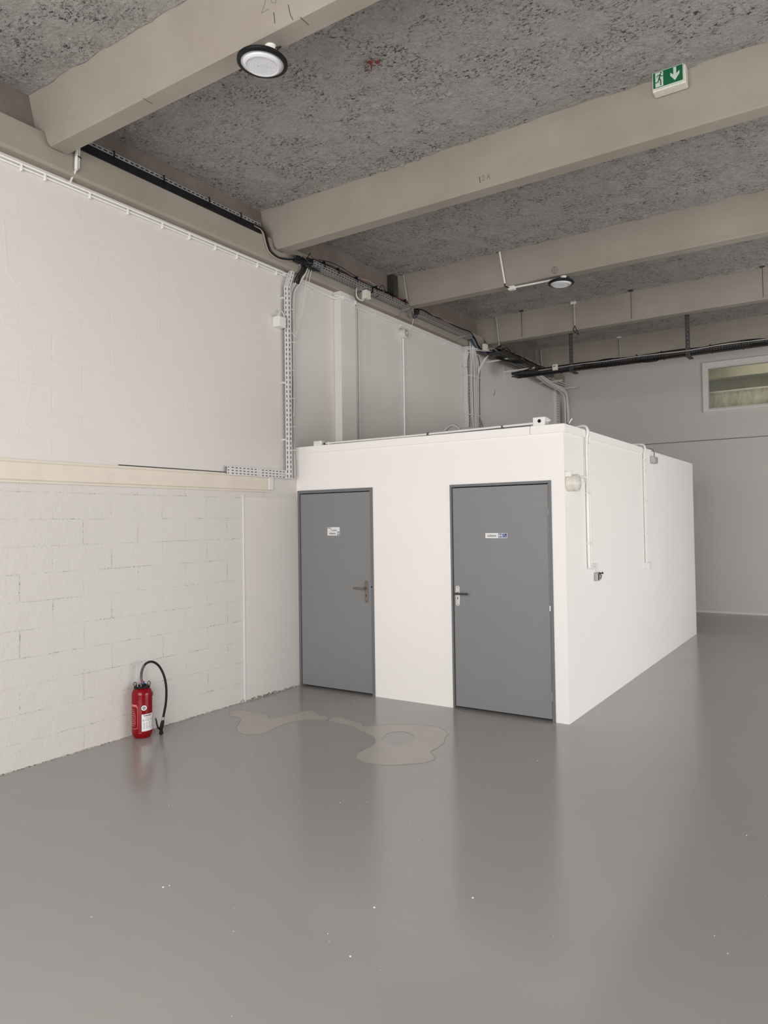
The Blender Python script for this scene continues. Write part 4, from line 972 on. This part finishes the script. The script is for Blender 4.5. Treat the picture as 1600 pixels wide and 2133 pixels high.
# ------------------------------------------------------------------ things on the toilet block
t_ = thing('conduit', 'white conduit lying along the front edge of the toilet block roof', 'conduit', (1.5, .05, HB))
MB().tube([(.34, .045, HB+.022), (1.4, .05, HB+.020), (2.72, .045, HB+.030)], .011, 10).build('pipe', 'white_plastic', t_, smooth=True)
MB().tube([(.40, .075, HB+.012), (1.5, .08, HB+.012), (2.66, .075, HB+.012)], .009, 8).build('pipe', 'cable_grey', t_, smooth=True)
for x in (.42, 1.62, 2.40): MB().box(x, x+.014, .025, .065, HB, HB+.036).build('clip', 'dark_metal' if x > 1 else 'white_plastic', t_, bevel=.002)
t_ = thing('junction_box', 'small white junction box at the left end of the toilet roof conduit', 'junction box', (.3, .05, HB))
MB().box(.235, .345, .01, .075, HB, HB+.052).build('housing', 'white_plastic', t_, bevel=.005)
MB().lathe([(.014, 0), (.012, .003)], (.30, .01, HB+.026), (0, -1, 0), 14).build('knockout', 'white_paint', t_); MB().tube([(.35, .04, HB+.02), (.375, .04, HB+.022)], .010, 8).build('gland', 'dark_metal', t_)
t_ = thing('junction_box', 'white box with a round black hole on the toilet block corner', 'junction box', (2.78, .05, HB))
MB().box(2.715, 2.825, .0, .10, HB, HB+.075).build('housing', 'white_plastic', t_, bevel=.005)
MB().lathe([(.016, 0), (.016, .002)], (2.775, .0, HB+.040), (0, -1, 0), 18).build('hole', 'dark_void', t_)
MB().lathe([(.012, 0), (.012, .03)], (2.825, .05, HB+.045), (1, 0, 0), 12).build('gland', 'white_paint', t_)
t_ = thing('bent_tube', 'bent piece of grey plastic pipe lying on the toilet block roof', 'pipe', (1.75, .35, HB))
MB().tube([(1.60, .30, HB+.02), (1.68, .32, HB+.10), (1.74, .33, HB+.13), (1.80, .35, HB+.09), (1.82, .36, HB+.03)], .018, 10, 4).build('tube', 'pvc_grey', t_, smooth=True)
MB().tube([(1.74, .33, HB+.11), (1.95, .36, HB+.085), (2.05, .38, HB+.05)], .008, 6, 3).build('strip', 'pvc_grey', t_, smooth=True)
MB().tube([(1.95, .36, HB+.03), (2.02, .37, HB+.07), (2.08, .38, HB+.06)], .010, 8, 3).build('tube', 'pvc_grey', t_, smooth=True)
t_ = thing('offcut', 'small upright metal offcut on the toilet block roof corner', 'offcut', (2.90, .35, HB))
MB().tube([(2.86, .40, HB), (2.90, .42, HB+.07), (2.915, .43, HB+.10)], .008, 6).build('strip', 'galvanised', t_); MB().tube([(2.84, .40, HB), (2.90, .40, HB+.045)], .010, 6).build('strip', 'dark_metal', t_)
# side conduits
XS = W0+.012
t_ = thing('conduit', 'pair of white conduits down the side of the toilet block below the round lamp', 'conduit', (XS, .57, 1.3))
MB().tube([(W0-.10, .57, HB+.03), (XS-.01, .555, HB+.035), (XS+.018, .550, 2.52), (XS+.004, .548, 2.35), (XS+.004, .550, 1.36), (XS+.004, .560, 1.315), (XS+.004, .60, 1.300)], .012, 8, 4).build('pipe', 'white_plastic', t_, smooth=True)
MB().tube([(W0-.10, .61, HB+.02), (XS-.01, .605, HB+.020), (XS+.014, .602, 2.50), (XS+.002, .602, 2.3), (XS+.002, .604, 1.36), (XS+.002, .62, 1.32)], .009, 8, 4).build('pipe', 'white_plastic', t_, smooth=True)
MB().tube([(XS-.006, .510, 2.47), (XS-.004, .518, 2.06)], .005, 6).build('cable', 'white_paint', t_)
for z in (2.42, 1.96, 1.50): MB().box(W0, XS+.018, .532, .622, z, z+.014).build('clip', 'white_plastic', t_, bevel=.003)
MB().box(W0, W0+.022, .585, .80, 1.262, 1.312).build('trunking', 'white_plastic', t_, bevel=.003)
for y in (.66, .71): MB().lathe([(.004, 0), (.004, .002)], (W0+.022, y, 1.287), (1, 0, 0), 8).build('screw', 'dark_metal', t_)
MB().box(W0, W0+.018, .02, .545, 2.095, 2.120).build('trunking', 'white_plastic', t_, bevel=.003)
MB().box(W0, W0+.05, .018, .065, 2.09, 2.135).build('end_cap', 'white_plastic', t_, bevel=.004)
MB().box(W0, W0+.010, .77, .80, 1.225, 1.265).build('trunking', 'white_plastic', t_)
t_ = thing('broken_socket', 'broken socket outlet with loose wires on the side of the toilet block', 'socket', (W0, .80, 1.16))
MB().box(W0, W0+.035, .735, .825, 1.150, 1.225).build('back_box', 'galvanised', t_, bevel=.006)
MB().box(W0+.035, W0+.038, .750, .765, 1.160, 1.215).build('terminal', 'dark_void', t_); MB().box(W0+.035, W0+.040, .80, .818, 1.155, 1.20).build('terminal', 'paper_white', t_)
MB().tube([(W0+.04, .775, 1.225), (W0+.055, .80, 1.218), (W0+.05, .85, 1.215), (W0+.03, .895, 1.222)], .006, 6, 4).build('wire', 'dark_void', t_)
MB().tube([(W0+.03, .79, 1.22), (W0+.05, .80, 1.20), (W0+.048, .79, 1.18), (W0+.04, .81, 1.165)], .005, 6, 4).build('wire', 'cable_red', t_)
t_ = thing('conduit', 'pair of white conduits down the middle of the toilet block side ending at a box', 'conduit', (XS, 2.63, 1.25))
MB().tube([(W0-.15, 2.58, HB+.04), (XS-.01, 2.60, HB+.035), (XS+.016, 2.60, 2.52), (XS+.003, 2.60, 2.38), (XS+.003, 2.600, 1.22)], .013, 8, 3).build('pipe', 'white_plastic', t_, smooth=True)
MB().tube([(W0-.12, 2.66, HB+.02), (XS-.01, 2.655, HB+.02), (XS+.012, 2.652, 2.50), (XS+.002, 2.652, 2.36), (XS+.002, 2.650, 1.22)], .009, 8, 3).build('pipe', 'white_plastic', t_, smooth=True)
for z in (2.40, 2.28, 1.92, 1.55): MB().box(W0, XS+.018, 2.578, 2.672, z, z+.012).build('clip', 'white_plastic', t_, bevel=.003)
t_ = thing('socket_box', 'white square socket box low on the side of the toilet block', 'socket', (W0, 2.625, 1.15))
MB().box(W0, W0+.05, 2.575, 2.685, 1.145, 1.222).build('housing', 'white_plastic', t_, bevel=.004); MB().box(W0+.05, W0+.053, 2.583, 2.677, 1.152, 1.215).build('cover', 'white_plastic', t_, bevel=.002)
t_ = thing('switch_box', 'grey metal switch box hanging from the top edge of the toilet block side', 'switch box', (W0, 3.03, 2.36))
MB().box(W0, W0+.055, 2.95, 3.10, 2.385, 2.465).build('housing', 'galvanised', t_, bevel=.005)
MB().box(W0+.055, W0+.059, 2.965, 3.03, 2.392, 2.458).build('cover', 'satin_chrome', t_, bevel=.002); MB().box(W0+.055, W0+.063, 3.045, 3.075, 2.395, 2.455).build('lever', 'pvc_grey', t_)
MB().tube([(W0-.08, 2.86, HB), (W0+.015, 2.92, HB+.01), (W0+.03, 3.02, HB-.01), (W0+.03, 3.03, 2.465)], .006, 7, 5).build('cable', 'cable_grey', t_, smooth=True)

# switch-style stubs above door corner on roof are intentionally small; final update
bpy.context.view_layer.update()
